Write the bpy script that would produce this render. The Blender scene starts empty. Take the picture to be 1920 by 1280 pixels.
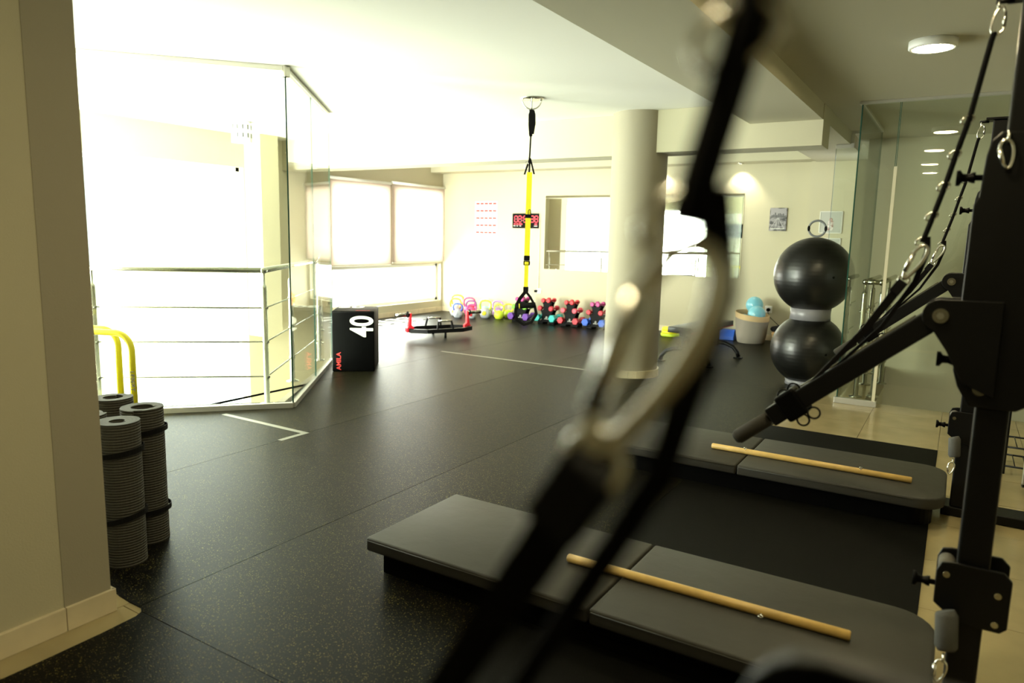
import bpy, bmesh, math, random
from mathutils import Vector, Matrix
random.seed(7)
PI = math.pi
S = bpy.context.scene
C = S.collection

# ---------------------------------------------------------------- camera
cam_d = bpy.data.cameras.new('camera'); cam = bpy.data.objects.new('camera', cam_d); C.objects.link(cam)
yaw, pitch, roll = math.radians(31.8185), math.radians(8.4078), math.radians(1.2215)
cy, sy = math.cos(yaw), math.sin(yaw)
fwd = Vector((-sy*math.cos(pitch), cy*math.cos(pitch), -math.sin(pitch)))
r0 = Vector((cy, sy, 0)); u0 = r0.cross(fwd)
rt = math.cos(roll)*r0 + math.sin(roll)*u0; up = -math.sin(roll)*r0 + math.cos(roll)*u0
M = Matrix.Identity(4)
for i in range(3): M[i][0], M[i][1], M[i][2] = rt[i], up[i], -fwd[i]
M.translation = Vector((0, 0, 1.38)); cam.matrix_world = M
cam_d.sensor_width = 36; cam_d.lens = 1342.48/1920*36; cam_d.clip_start = 0.02
cam_d.dof.use_dof = True; cam_d.dof.focus_distance = 4.2; cam_d.dof.aperture_fstop = 2.5
S.camera = cam

# ---------------------------------------------------------------- world, light, exposure
W = bpy.data.worlds.new('world'); S.world = W; W.use_nodes = True
bg = W.node_tree.nodes['Background']; bg.inputs[0].default_value = (0.93, 0.97, 1.0, 1); bg.inputs[1].default_value = 5.0
S.view_settings.view_transform = 'Standard'; S.view_settings.look = 'None'
S.view_settings.exposure = -0.75; S.view_settings.gamma = 1.0; S.view_settings.use_curve_mapping = False

def area(name, loc, rot, sx, sz, power, col):
    l = bpy.data.lights.new(name, 'AREA'); l.shape = 'RECTANGLE'; l.size = sx; l.size_y = sz; l.energy = power; l.color = col
    o = bpy.data.objects.new(name, l); C.objects.link(o); o.location = loc; o.rotation_euler = rot
    return o
DAY = (1.0, 0.985, 0.90)
# daylight outside the tall stairwell glazing and outside the two shaded windows
area('daylight_stairwell', (-8.35, 3.9, 0.0), (0, -PI/2, 0), 4.6, 4.6, 1400, DAY)
area('daylight_window', (-8.35, 8.28, 1.15), (0, -PI/2, 0), 2.0, 1.35, 420, DAY)
area('daylight_window.001', (-8.35, 9.71, 1.15), (0, -PI/2, 0), 2.0, 1.35, 420, DAY)
area('daylight_stairwell.001', (-6.8, 0.85, 0.0), (PI/2, 0, 0), 1.9, 4.4, 4800, DAY)

# ---------------------------------------------------------------- materials
def mat(name, col, rough=0.5, metal=0.0, spec=0.5, bump=0, bscale=200, emit=None, estr=0, trans=0, var=0, vscale=3, coat=0):
    m = bpy.data.materials.new(name); m.use_nodes = True
    nt = m.node_tree; b = nt.nodes['Principled BSDF']
    b.inputs['Base Color'].default_value = (*col, 1); b.inputs['Roughness'].default_value = rough
    b.inputs['Metallic'].default_value = metal; b.inputs['Specular IOR Level'].default_value = spec
    if coat: b.inputs['Coat Weight'].default_value = coat
    if emit: b.inputs['Emission Color'].default_value = (*emit, 1); b.inputs['Emission Strength'].default_value = estr
    if trans: b.inputs['Transmission Weight'].default_value = trans
    tc = nt.nodes.new('ShaderNodeTexCoord')
    if bump:
        n = nt.nodes.new('ShaderNodeTexNoise'); n.inputs['Scale'].default_value = bscale; n.inputs['Detail'].default_value = 3
        bp = nt.nodes.new('ShaderNodeBump'); bp.inputs['Strength'].default_value = bump; bp.inputs['Distance'].default_value = 0.004
        nt.links.new(tc.outputs['Object'], n.inputs['Vector']); nt.links.new(n.outputs['Fac'], bp.inputs['Height'])
        nt.links.new(bp.outputs['Normal'], b.inputs['Normal'])
    if var:
        n = nt.nodes.new('ShaderNodeTexNoise'); n.inputs['Scale'].default_value = vscale; n.inputs['Detail'].default_value = 5
        r = nt.nodes.new('ShaderNodeValToRGB')
        r.color_ramp.elements[0].position = 0.3; r.color_ramp.elements[1].position = 0.7
        r.color_ramp.elements[0].color = (*[c*(1-var) for c in col], 1); r.color_ramp.elements[1].color = (*[min(1, c*(1+var)) for c in col], 1)
        nt.links.new(tc.outputs['Object'], n.inputs['Vector']); nt.links.new(n.outputs['Fac'], r.inputs['Fac'])
        nt.links.new(r.outputs['Color'], b.inputs['Base Color'])
    return m

def rubber(name, base, fleck, amount, rough):
    m = mat(name, base, rough, spec=0.05, bump=0.3, bscale=260)
    nt = m.node_tree; b = nt.nodes['Principled BSDF']
    tc = nt.nodes.new('ShaderNodeTexCoord')
    prev = None
    for sc, am, rad in ((170, amount, 0.38), (300, amount*1.1, 0.42)):
        v = nt.nodes.new('ShaderNodeTexVoronoi'); v.inputs['Scale'].default_value = sc
        nt.links.new(tc.outputs['Object'], v.inputs['Vector'])
        sep = nt.nodes.new('ShaderNodeSeparateColor'); nt.links.new(v.outputs['Color'], sep.inputs[0])
        a = nt.nodes.new('ShaderNodeMath'); a.operation = 'LESS_THAN'; a.inputs[1].default_value = am; nt.links.new(sep.outputs[0], a.inputs[0])
        d = nt.nodes.new('ShaderNodeMath'); d.operation = 'LESS_THAN'; d.inputs[1].default_value = rad; nt.links.new(v.outputs['Distance'], d.inputs[0])
        q = nt.nodes.new('ShaderNodeMath'); q.operation = 'MULTIPLY'; nt.links.new(a.outputs[0], q.inputs[0]); nt.links.new(d.outputs[0], q.inputs[1])
        if prev:
            mx = nt.nodes.new('ShaderNodeMath'); mx.operation = 'MAXIMUM'; nt.links.new(prev.outputs[0], mx.inputs[0]); nt.links.new(q.outputs[0], mx.inputs[1]); q = mx
        prev = q
    mix = nt.nodes.new('ShaderNodeMix'); mix.data_type = 'RGBA'
    mix.inputs[6].default_value = (*base, 1); mix.inputs[7].default_value = (*fleck, 1)
    nt.links.new(prev.outputs[0], mix.inputs[0]); nt.links.new(mix.outputs[2], b.inputs['Base Color'])
    return m

def glass_mat(name, tint, f0=0.04):
    m = bpy.data.materials.new(name); m.use_nodes = True; nt = m.node_tree; nt.nodes.clear()
    o = nt.nodes.new('ShaderNodeOutputMaterial'); t = nt.nodes.new('ShaderNodeBsdfTransparent'); t.inputs[0].default_value = (*tint, 1)
    g = nt.nodes.new('ShaderNodeBsdfGlossy'); g.inputs['Roughness'].default_value = 0.01
    lw = nt.nodes.new('ShaderNodeLayerWeight'); pw = nt.nodes.new('ShaderNodeMath'); pw.operation = 'POWER'; pw.inputs[1].default_value = 5
    f = nt.nodes.new('ShaderNodeMath'); f.operation = 'MULTIPLY_ADD'; f.inputs[1].default_value = 0.85; f.inputs[2].default_value = f0
    nt.links.new(lw.outputs['Facing'], pw.inputs[0]); nt.links.new(pw.outputs[0], f.inputs[0])
    x = nt.nodes.new('ShaderNodeMixShader'); nt.links.new(f.outputs[0], x.inputs[0]); nt.links.new(t.outputs[0], x.inputs[1]); nt.links.new(g.outputs[0], x.inputs[2])
    nt.links.new(x.outputs[0], o.inputs[0]); return m

def blind_mat():
    m = bpy.data.materials.new('blind_fabric'); m.use_nodes = True; nt = m.node_tree; nt.nodes.clear()
    o = nt.nodes.new('ShaderNodeOutputMaterial'); d = nt.nodes.new('ShaderNodeBsdfDiffuse'); d.inputs[0].default_value = (0.62, 0.52, 0.47, 1)
    t = nt.nodes.new('ShaderNodeBsdfTranslucent'); t.inputs[0].default_value = (0.85, 0.78, 0.72, 1)
    x = nt.nodes.new('ShaderNodeMixShader'); x.inputs[0].default_value = 0.5
    nt.links.new(d.outputs[0], x.inputs[1]); nt.links.new(t.outputs[0], x.inputs[2]); nt.links.new(x.outputs[0], o.inputs[0]); return m

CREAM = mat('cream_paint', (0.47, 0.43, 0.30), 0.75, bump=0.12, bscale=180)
CEIL = mat('ceiling_paint', (0.74, 0.73, 0.66), 0.8, bump=0.06, bscale=150)
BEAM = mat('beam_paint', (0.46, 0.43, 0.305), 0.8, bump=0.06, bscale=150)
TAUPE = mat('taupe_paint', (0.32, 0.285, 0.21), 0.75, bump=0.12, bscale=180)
TILE = mat('beige_tile', (0.33, 0.265, 0.14), 0.16, spec=0.5, var=0.10, vscale=5)
GROUT = mat('grout', (0.24, 0.21, 0.14), 0.8)
SKIRT = mat('skirting_tile', (0.58, 0.50, 0.34), 0.35, var=0.10, vscale=7)
RUB = [rubber('rubber_speckled', (0.0035, 0.0033, 0.0028), (0.16, 0.135, 0.035), 0.075, 0.35),
       rubber('rubber_speckled_grey', (0.004, 0.004, 0.0035), (0.11, 0.10, 0.04), 0.055, 0.33),
       rubber('rubber_speckled_dark', (0.003, 0.0028, 0.0024), (0.15, 0.125, 0.035), 0.07, 0.37)]
PLAINRUB = mat('rubber_plain', (0.0035, 0.0033, 0.0022), 0.6, spec=0.06, bump=0.5, bscale=300)
BLK = mat('black_powder_coat', (0.0025, 0.0025, 0.0025), 0.42, spec=0.22, bump=0.08, bscale=600)
BLKP = mat('black_plastic', (0.0018, 0.0018, 0.0018), 0.42, spec=0.08)
BLKF = mat('black_webbing', (0.004, 0.0035, 0.0035), 0.8, spec=0.15, bump=0.4, bscale=700)
STEEL = mat('steel', (0.42, 0.41, 0.34), 0.25, metal=1)
CHROME = mat('chrome', (0.80, 0.79, 0.74), 0.24, metal=1)
ALU = mat('aluminium', (0.62, 0.61, 0.56), 0.38, metal=0.85)
GLASS = glass_mat('clear_glass', (0.95, 0.98, 0.95))
GEDGE = mat('glass_edge', (0.02, 0.07, 0.05), 0.1)
MIRROR = mat('mirror_silver', (0.93, 0.95, 0.92), 0.01, metal=1)
BLIND = blind_mat()
WHITE = mat('white_plastic', (0.82, 0.82, 0.78), 0.4)
PVC = mat('grey_upholstery', (0.034, 0.032, 0.026), 0.52, spec=0.25, bump=0.3, bscale=14)
WOOD = mat('beech_wood', (0.52, 0.34, 0.10), 0.42, var=0.14, vscale=14)
MATG = mat('grey_foam', (0.085, 0.078, 0.062), 0.75)
YEL = mat('yellow_webbing', (0.95, 0.85, 0.02), 0.55)
YELT = mat('yellow_steel', (0.82, 0.74, 0.03), 0.35)
BALL = mat('black_ball_vinyl', (0.028, 0.027, 0.024), 0.30, spec=0.5)
CLEARG = mat('grey_translucent_plastic', (0.20, 0.195, 0.21), 0.35)
GRIP = mat('grip_foam', (0.022, 0.019, 0.013), 0.9, bump=0.3, bscale=300)
FOAM = mat('roller_foam_grey', (0.07, 0.07, 0.066), 0.85, bump=0.2, bscale=300)
def plain(n, c, r=0.45): return mat(n, c, r)
RED = plain('red_paint', (0.55, 0.01, 0.02)); TEAL = plain('teal_vinyl', (0.02, 0.40, 0.38)); PURP = plain('purple_vinyl', (0.10, 0.02, 0.26))
GREEN = plain('green_vinyl', (0.16, 0.50, 0.03)); CORAL = plain('coral_vinyl', (0.75, 0.08, 0.12)); BLUE = plain('blue_vinyl', (0.01, 0.09, 0.50))
MAG = plain('magenta_vinyl', (0.42, 0.03, 0.20)); DRED = plain('dark_red_vinyl', (0.45, 0.015, 0.03)); LIME = plain('lime_vinyl', (0.55, 0.72, 0.03))
ORANGE = plain('orange_vinyl', (0.85, 0.38, 0.05)); PINK = plain('pink_vinyl', (0.85, 0.06, 0.20)); LILAC = plain('lilac_vinyl', (0.48, 0.28, 0.62))
CYAN = plain('pale_cyan_vinyl', (0.45, 0.78, 0.80)); KBLUE = plain('kettle_blue', (0.02, 0.10, 0.50)); SILV = plain('silver_vinyl', (0.40, 0.42, 0.46)); VIO = plain('violet_vinyl', (0.22, 0.05, 0.25))
YELV = plain('yellow_vinyl', (0.85, 0.75, 0.02)); SKYB = mat('sky_blue_ball', (0.16, 0.42, 0.52), 0.28)
LEDRED = mat('led_red', (0.5, 0.02, 0.03), 0.5, emit=(1, 0.05, 0.08), estr=2.6)
LEDDIM = mat('led_unlit', (0.22, 0.08, 0.08), 0.5)
PRINTW = plain('print_white', (0.80, 0.80, 0.72), 0.6); PRINTR = plain('print_red', (0.50, 0.03, 0.025), 0.6); PRINTK = plain('print_black', (0.05, 0.05, 0.05), 0.6)
DIMP = plain('greyish_paper', (0.40, 0.40, 0.36), 0.5); PAPER = plain('white_paper', (0.85, 0.85, 0.83), 0.6); TAPE = plain('grey_tape', (0.20, 0.20, 0.17), 0.4)
LAMPE = mat('lamp_diffuser', (0.9, 0.9, 0.85), 0.5, emit=(1.0, 0.86, 0.50), estr=280)
SPOTE = mat('spot_lens', (0.9, 0.9, 0.85), 0.5, emit=(1.0, 0.95, 0.75), estr=20)
JUTE = mat('woven_jute', (0.50, 0.36, 0.19), 0.9, bump=0.8, bscale=160); JUTEG = mat('woven_grey', (0.24, 0.21, 0.17), 0.9, bump=0.8, bscale=160)
WICK = mat('wicker', (0.34, 0.20, 0.08), 0.8, bump=0.8, bscale=120)
def striped(name, col, axis, freq):
    m = mat(name, col, 0.75); nt = m.node_tree; b = nt.nodes['Principled BSDF']
    tc = nt.nodes.new('ShaderNodeTexCoord'); w = nt.nodes.new('ShaderNodeTexWave'); w.bands_direction = axis; w.inputs['Scale'].default_value = freq
    bp = nt.nodes.new('ShaderNodeBump'); bp.inputs['Strength'].default_value = 0.8; bp.inputs['Distance'].default_value = 0.004
    nt.links.new(tc.outputs['Object'], w.inputs['Vector']); nt.links.new(w.outputs['Fac'], bp.inputs['Height']); nt.links.new(bp.outputs['Normal'], b.inputs['Normal'])
    return m
MATR = striped('ribbed_foam', (0.042, 0.038, 0.028), 'Z', 28)
BALLR = striped('ribbed_ball', (0.005, 0.005, 0.004), 'Z', 9); BALLR.node_tree.nodes['Principled BSDF'].inputs['Roughness'].default_value = 0.34
BALLR.node_tree.nodes['Bump'].inputs['Strength'].default_value = 0.10

# ---------------------------------------------------------------- mesh helpers
class MB:
    def __init__(s): s.v = []; s.f = []; s.sm = []
    def add(s, v, f, smooth=False):
        n = len(s.v); s.v += [tuple(p) for p in v]; s.f += [tuple(i+n for i in q) for q in f]; s.sm += [smooth]*len(f); return s
    def box(s, x0, x1, y0, y1, z0, z1):
        v = [(x, y, z) for z in (z0, z1) for y in (y0, y1) for x in (x0, x1)]
        return s.add(v, [(0,2,3,1),(4,5,7,6),(0,1,5,4),(1,3,7,5),(3,2,6,7),(2,0,4,6)])
    def bar(s, a, b, w, h, upv=(0,1,0)):
        a, b = Vector(a), Vector(b); d = (b-a).normalized(); u = Vector(upv); n = d.cross(u).normalized(); u = n.cross(d).normalized()
        v = [p + n*(w/2*i) + u*(h/2*j) for p in (a, b) for j in (-1, 1) for i in (-1, 1)]
        return s.add(v, [(0,1,3,2),(4,6,7,5),(0,4,5,1),(1,5,7,3),(3,7,6,2),(2,6,4,0)])
    def tube(s, pts, r, n=10, closed=False, cap=True, taper=None):
        pts = [Vector(p) for p in pts]; k = len(pts); rings = []; prev = None
        for i, p in enumerate(pts):
            if closed: d = pts[(i+1) % k]-pts[i-1]
            else: d = pts[min(i+1, k-1)]-pts[max(i-1, 0)]
            d.normalize()
            if prev is None:
                a = Vector((0, 0, 1)) if abs(d.z) < 0.9 else Vector((1, 0, 0)); u = d.cross(a).normalized()
            else: u = (prev - d*prev.dot(d)).normalized()
            prev = u; w = d.cross(u); rr = taper[i] if taper else r
            rings.append([p + (u*math.cos(t) + w*math.sin(t))*rr for t in (2*PI*j/n for j in range(n))])
        v = [q for ring in rings for q in ring]; f = []
        for i in range(k if closed else k-1):
            a, b = i*n, ((i+1) % k)*n
            for j in range(n): f.append((a+j, a+(j+1) % n, b+(j+1) % n, b+j))
        s.add(v, f, True)
        if cap and not closed: s.add(rings[0], [tuple(range(n))[::-1]]); s.add(rings[-1], [tuple(range(n))])
        return s
    def cyl(s, a, b, r, n=20): return s.tube([a, b], r, n)
    def lathe(s, prof, c=(0,0,0), n=32, smooth=True):
        v = []; f = []; m = len(prof)
        for j in range(n):
            t = 2*PI*j/n
            for r, z in prof: v.append((c[0]+r*math.cos(t), c[1]+r*math.sin(t), c[2]+z))
        for j in range(n):
            a, b = j*m, ((j+1) % n)*m
            for i in range(m-1): f.append((a+i, b+i, b+i+1, a+i+1))
        return s.add(v, f, smooth)
    def sphere(s, c, r, n=24, m=14, sc=(1,1,1)):
        prof = [(max(1e-4, math.sin(PI*i/m)), -math.cos(PI*i/m)) for i in range(m+1)]
        k = len(s.v); s.lathe(prof, (0,0,0), n)
        for i in range(k, len(s.v)): x, y, z = s.v[i]; s.v[i] = (c[0]+x*r*sc[0], c[1]+y*r*sc[1], c[2]+z*r*sc[2])
        return s
    def torus(s, c, R, r, ax='y', n=28, m=8):
        pts = []
        for i in range(n):
            t = 2*PI*i/n; a, b = R*math.cos(t), R*math.sin(t)
            pts.append({'y': (c[0]+a, c[1], c[2]+b), 'z': (c[0]+a, c[1]+b, c[2]), 'x': (c[0], c[1]+a, c[2]+b)}[ax])
        return s.tube(pts, r, m, closed=True)
    def prism(s, poly, lo, hi, ax='z'):
        # poly in the two remaining axes, extruded along ax
        mp = {'z': lambda a, b, t: (a, b, t), 'y': lambda a, b, t: (a, t, b), 'x': lambda a, b, t: (t, a, b)}[ax]
        n = len(poly); v = [mp(a, b, lo) for a, b in poly] + [mp(a, b, hi) for a, b in poly]
        f = [tuple(range(n))[::-1], tuple(range(n, 2*n))] + [(i, (i+1) % n, n+(i+1) % n, n+i) for i in range(n)]
        return s.add(v, f)
    def ribbon(s, pts, wv, w, t):
        # flat strap: width vector wv, width w, thickness t
        pts = [Vector(p) for p in pts]; wv = Vector(wv).normalized(); v = []; f = []; k = len(pts)
        for i, p in enumerate(pts):
            d = (pts[min(i+1, k-1)]-pts[max(i-1, 0)]).normalized(); nn = d.cross(wv).normalized()
            v += [p+wv*w/2+nn*t/2, p-wv*w/2+nn*t/2, p-wv*w/2-nn*t/2, p+wv*w/2-nn*t/2]
        for i in range(k-1):
            a, b = 4*i, 4*i+4
            for j in range(4): f.append((a+j, a+(j+1) % 4, b+(j+1) % 4, b+j))
        f += [(3,2,1,0), (4*k-4, 4*k-3, 4*k-2, 4*k-1)]
        return s.add(v, f)
    def band(s, pts, nrm, w, t):
        # flat strap seen from the side: width lies in the plane whose normal is nrm
        pts = [Vector(p) for p in pts]; nrm = Vector(nrm).normalized(); v = []; f = []; k = len(pts)
        for i, p in enumerate(pts):
            d = (pts[min(i+1, k-1)]-pts[max(i-1, 0)]).normalized(); a = d.cross(nrm).normalized(); ww = w[i] if isinstance(w, (list, tuple)) else w
            v += [p+a*ww/2+nrm*t/2, p-a*ww/2+nrm*t/2, p-a*ww/2-nrm*t/2, p+a*ww/2-nrm*t/2]
        for i in range(k-1):
            a, b = 4*i, 4*i+4
            for j in range(4): f.append((a+j, a+(j+1) % 4, b+(j+1) % 4, b+j))
        f += [(3,2,1,0), (4*k-4, 4*k-3, 4*k-2, 4*k-1)]
        return s.add(v, f)
    def xf(s, fn): s.v = [tuple(fn(Vector(p))) for p in s.v]; return s
    def mesh(s, name, bevel=0, seg=2, smooth=None):
        me = bpy.data.meshes.new(name); bm = bmesh.new()
        vs = [bm.verts.new(p) for p in s.v]
        for q, k in zip(s.f, s.sm):
            try: fc = bm.faces.new([vs[i] for i in q]); fc.smooth = k if smooth is None else smooth
            except ValueError: pass
        bmesh.ops.remove_doubles(bm, verts=bm.verts, dist=1e-6)
        bmesh.ops.recalc_face_normals(bm, faces=bm.faces)
        if bevel:
            ed = [e for e in bm.edges if len(e.link_faces) == 2 and e.calc_face_angle(0) > 0.5]
            bmesh.ops.bevel(bm, geom=ed, offset=bevel, segments=seg, affect='EDGES', profile=0.5)
            if smooth is None and seg > 2:
                for fc in bm.faces: fc.smooth = True
        bm.to_mesh(me); bm.free(); return me
    def build(s, name, m, parent=None, world=True, bevel=0, seg=2, smooth=None):
        if parent is not None and world:
            r = parent
            while r.parent: r = r.parent
            L = r.location; s.v = [(p[0]-L[0], p[1]-L[1], p[2]-L[2]) for p in s.v]
        me = s.mesh(name, bevel, seg, smooth); me.materials.append(m)
        o = bpy.data.objects.new(name, me); C.objects.link(o)
        if parent is not None: o.parent = parent
        return o
def loc(mb, name, m, parent, **k): return mb.build(name, m, parent, world=False, **k)

def tag(o, label, cat, group=None):
    o['label'] = label; o['category'] = cat
    if group: o['group'] = group
    return o
def thing(name, label, cat, at=(0,0,0), rz=0, group=None):
    o = bpy.data.objects.new(name, None); o.empty_display_size = 0.05; C.objects.link(o); o.location = at; o.rotation_euler = (0, 0, rz)
    return tag(o, label, cat, group)
def struct(o): o['kind'] = 'structure'; return o
def copy_tree(o, parent=None):
    c = o.copy(); C.objects.link(c); c.parent = parent
    for ch in list(o.children): copy_tree(ch, c)
    return c
def text_part(name, body, m, parent, loc3, ux, uy, size, depth=0.001, center=True, scale=(1,1), offset=0.0):
    cu = bpy.data.curves.new(name, 'FONT'); cu.body = body; cu.size = size; cu.extrude = depth; cu.offset = offset
    if center: cu.align_x = 'CENTER'; cu.align_y = 'CENTER'
    t = bpy.data.objects.new(name, cu); C.objects.link(t)
    bpy.context.view_layer.update()
    me = bpy.data.meshes.new_from_object(t.evaluated_get(bpy.context.evaluated_depsgraph_get()))
    C.objects.unlink(t); bpy.data.objects.remove(t)
    ux = Vector(ux).normalized(); uy = Vector(uy).normalized(); n = ux.cross(uy)
    for v in me.vertices:
        c = v.co.copy(); v.co = Vector(loc3) + ux*c.x*scale[0] + uy*c.y*scale[1] + n*c.z
    me.materials.clear(); me.materials.append(m); me.name = name
    o = bpy.data.objects.new(name, me); C.objects.link(o)
    if parent is not None: o.parent = parent
    return o
def arc(c, r, a0, a1, n, f): return [f(c, r*math.cos(math.radians(a0+(a1-a0)*i/n)), r*math.sin(math.radians(a0+(a1-a0)*i/n))) for i in range(n+1)]
def clip(poly, x0, x1, y0, y1):
    def cut(P, ins, inter):
        out = []
        for i, p in enumerate(P):
            q = P[i-1]
            if ins(p):
                if not ins(q): out.append(inter(q, p))
                out.append(p)
            elif ins(q): out.append(inter(q, p))
        return out
    def ix(X): return lambda a, b: (X, a[1]+(b[1]-a[1])*(X-a[0])/(b[0]-a[0]))
    def iy(Y): return lambda a, b: (a[0]+(b[0]-a[0])*(Y-a[1])/(b[1]-a[1]), Y)
    for ins, it in ((lambda p: p[0] >= x0, ix(x0)), (lambda p: p[0] <= x1, ix(x1)), (lambda p: p[1] >= y0, iy(y0)), (lambda p: p[1] <= y1, iy(y1))):
        poly = cut(poly, ins, it)
        if not poly: return []
    out = []
    for p in poly:
        if not out or (abs(p[0]-out[-1][0])+abs(p[1]-out[-1][1])) > 1e-4: out.append(p)
    return out

# ================================================================ THE SETTING
XW, YB, ZC, ZR = -7.93, 10.35, 2.58, 2.53
# floor slab with the two stairwell openings cut out of its outline
slab = [(-8.1,-2.2),(2.4,-2.2),(2.4,6.87),(-0.62,6.87),(-0.62,9.1),(-1.0,9.1),(-1.0,10.6),(-8.1,10.6),(-8.1,7.75),(-5.78,5.55),(-4.62,3.8),(-6.2,2.2),(-6.2,1.3),(-8.1,1.3)]
floor = struct(MB().prism(slab, -0.25, -0.012).build('floor', GROUT))
# beige tiles where the photograph shows the bare floor
tile_n = 0
def tile(x0, x1, y0, y1):
    g = 0.0015
    MB().box(x0+g, x1-g, y0+g, y1-g, -0.012, 0.0).build('floor_tile', TILE, floor, world=False)
for i in range(-2, 5):
    for j in range(-4, 14):
        x0, x1, y0, y1 = i*0.5-0.015, i*0.5+0.485, j*0.5+0.03, j*0.5+0.53
        if x0 < -0.05 and y0 < 5.4: continue
        if y0 > 6.5: y1 = 6.87
        if i == -2: x0 = -1.1
        tile(x0, x1, y0, y1)
tile(-1.1, -0.62, 6.87, 7.9); tile(-1.1, -0.62, 7.9, 9.1)
for j in range(-3, 4): tile(-2.50, -2.36, j*0.45, j*0.45+0.45)
tile(-2.76, -2.50, 1.31, 1.8)
# speckled rubber sheets laid edge to edge
region = [(-1.242,-2.0),(-1.242,5.51),(-1.1,5.51),(-1.1,10.34),(-7.92,10.34),(-7.92,7.65),(-5.74,5.6),(-4.56,3.86),(-6.1,2.3),(-6.1,1.42),(-2.72,1.42),(-2.66,1.395),(-2.58,1.38),(-2.50,1.375),(-2.43,1.375),(-2.40,1.36),(-2.385,1.33),(-2.375,1.2),(-2.37,1.0),(-2.37,-2.0)]
cols = [(-7.95,-6.20,[-3,11]),(-6.20,-4.96,[-3,6.7,11]),(-4.96,-3.72,[-3,3.32,6.69,11]),(-3.72,-2.44,[-3,6.66,11]),(-2.44,-1.0,[-3,1.36,6.95,11])]
k = 0
for x0, x1, ys in cols:
    for y0, y1 in zip(ys, ys[1:]):
        P = clip(region, x0+0.0015, x1-0.0015, y0+0.0015, y1-0.0015)
        if len(P) > 2:
            MB().prism(P, -0.012, 0.005).build('rubber_sheet', [RUB[2], RUB[0], RUB[1]][k % 3] if x0 < -2.5 else RUB[0 if y0 > 1 else 2], floor, world=False); k += 1
MB().box(-1.239, -0.015, -2.0, 5.51, -0.012, 0.006).build('rubber_sheet', PLAINRUB, floor, world=False)

# ceilings and beams
struct(MB().box(-8.1, -1.4, -2.2, 10.6, ZC, ZC+0.1).build('ceiling', CEIL))
struct(MB().box(-1.4, 2.4, -2.2, 10.6, ZR, ZR+0.15).build('ceiling', BEAM))
struct(MB().box(-1.70, -1.10, -2.1, 10.35, 2.40, ZC).build('ceiling_beam', BEAM))
struct(MB().box(-2.78, -1.094, 6.65, 7.0, 2.19, ZC-0.001).build('ceiling_beam', BEAM))
struct(MB().box(XW, -2.78, 6.78, 7.12, 2.19, ZC-0.001).build('ceiling_beam', BEAM))
struct(MB().box(XW, -1.70, 10.0, YB, 2.43, ZC-0.002).build('ceiling_beam', BEAM))

# walls
def wall(name, boxes, m=CREAM):
    b = MB()
    for q in boxes: b.box(*q)
    return struct(b.build(name, m))
wall('wall_back', [(-8.1, -1.0, YB, YB+0.2, -0.25, 2.6)])
wall('wall_pier', [(-1.76, -1.0, 10.08, YB, 0, 2.41)])
w1 = (7.66, 8.90, 0.90, 2.09); w2 = (9.06, 10.30, 0.90, 2.10); w_added = (7.66, 10.30, 0.20, 0.86); w3 = (1.6, 6.15, -2.35, 2.17)  # low glazing added in place of the wall below the blinds, for blown-out white
wall('wall_left', [(-8.1, XW, 1.1, 1.6, -2.6, 2.6), (-8.1, XW, 1.6, 6.15, 2.17, 2.6), (-8.1, XW, 1.6, 6.15, -2.6, -2.35), (-8.1, XW, 6.15, 7.66, -2.6, 2.6),
    (-8.1, XW, 7.66, 10.6, -0.25, 0.20), (-8.1, XW, 7.66, 10.3, 0.86, 0.90), (-8.1, XW, 7.66, 8.90, 2.09, 2.6), (-8.1, XW, 8.90, 9.06, 0.9, 2.6), (-8.1, XW, 9.06, 10.6, 2.10, 2.6), (-8.1, XW, 10.30, 10.6, 0.2, 2.1)])
wall('wall_pilaster', [(XW, -7.62, 6.17, 6.45, 0, 2.58)])
wall('wall_near_left', [(-2.7, -2.5, -2.2, 1.15, 0, 2.58)])
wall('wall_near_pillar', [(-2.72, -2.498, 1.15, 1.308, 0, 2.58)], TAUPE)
wall('wall_stair_near', [(-8.1, -7.75, 1.1, 1.30, -2.6, 2.6), (-5.85, -2.72, 1.1, 1.30, -2.6, 2.6), (-7.75, -5.85, 1.1, 1.30, 2.2, 2.6), (-7.75, -5.85, 1.1, 1.30, -2.6, -2.2)])
wall('wall_behind', [(-2.7, 2.4, -2.2, -2.0, 0, 2.6)])
wall('wall_right', [(2.2, 2.4, -2.0, 9.3, -2.6, 2.6)])
wall('wall_stair_right', [(-1.0, 2.2, 9.1, 9.3, -2.6, 2.6), (-0.8, -0.62, 6.87, 9.1, -2.6, -0.25)])
# the storey below, seen through the openings
wall('wall_stair_lower', [(-8.1, 2.4, 0.9, 10.6, -2.8, -2.6), (-6.35, -6.2, 1.3, 2.2, -2.6, -0.25), (-8.1, -5.8, 7.7, 7.85, -2.6, -0.25)])
# window panes of the stairwell glazing and the two shaded windows, plus the added bright strip below them
for n, (y0, y1, z0, z1) in ((1, w1), (2, w2), (3, w3), (5, w_added)):
    f = MB()
    for a in ((y0, y0+0.05, z0, z1), (y1-0.05, y1, z0, z1), (y0, y1, z0, z0+0.05), (y0, y1, z1-0.05, z1)): f.box(-8.07, -8.02, *a)
    fr = struct(f.build('window_%d' % n, WHITE))
    MB().box(-8.05, -8.044, y0+0.05, y1-0.05, z0+0.05, z1-0.05).build('pane', GLASS, fr, world=False)
fr = MB()
for a in ((-7.75, -7.70, -2.2, 2.2), (-5.90, -5.85, -2.2, 2.2), (-7.75, -5.85, -2.2, -2.15), (-7.75, -5.85, 2.15, 2.2)): fr.box(a[0], a[1], 1.13, 1.18, a[2], a[3])
fr = struct(fr.build('window_4', WHITE)); MB().box(-7.70, -5.90, 1.15, 1.156, -2.15, 2.15).build('pane', GLASS, fr, world=False)
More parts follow.
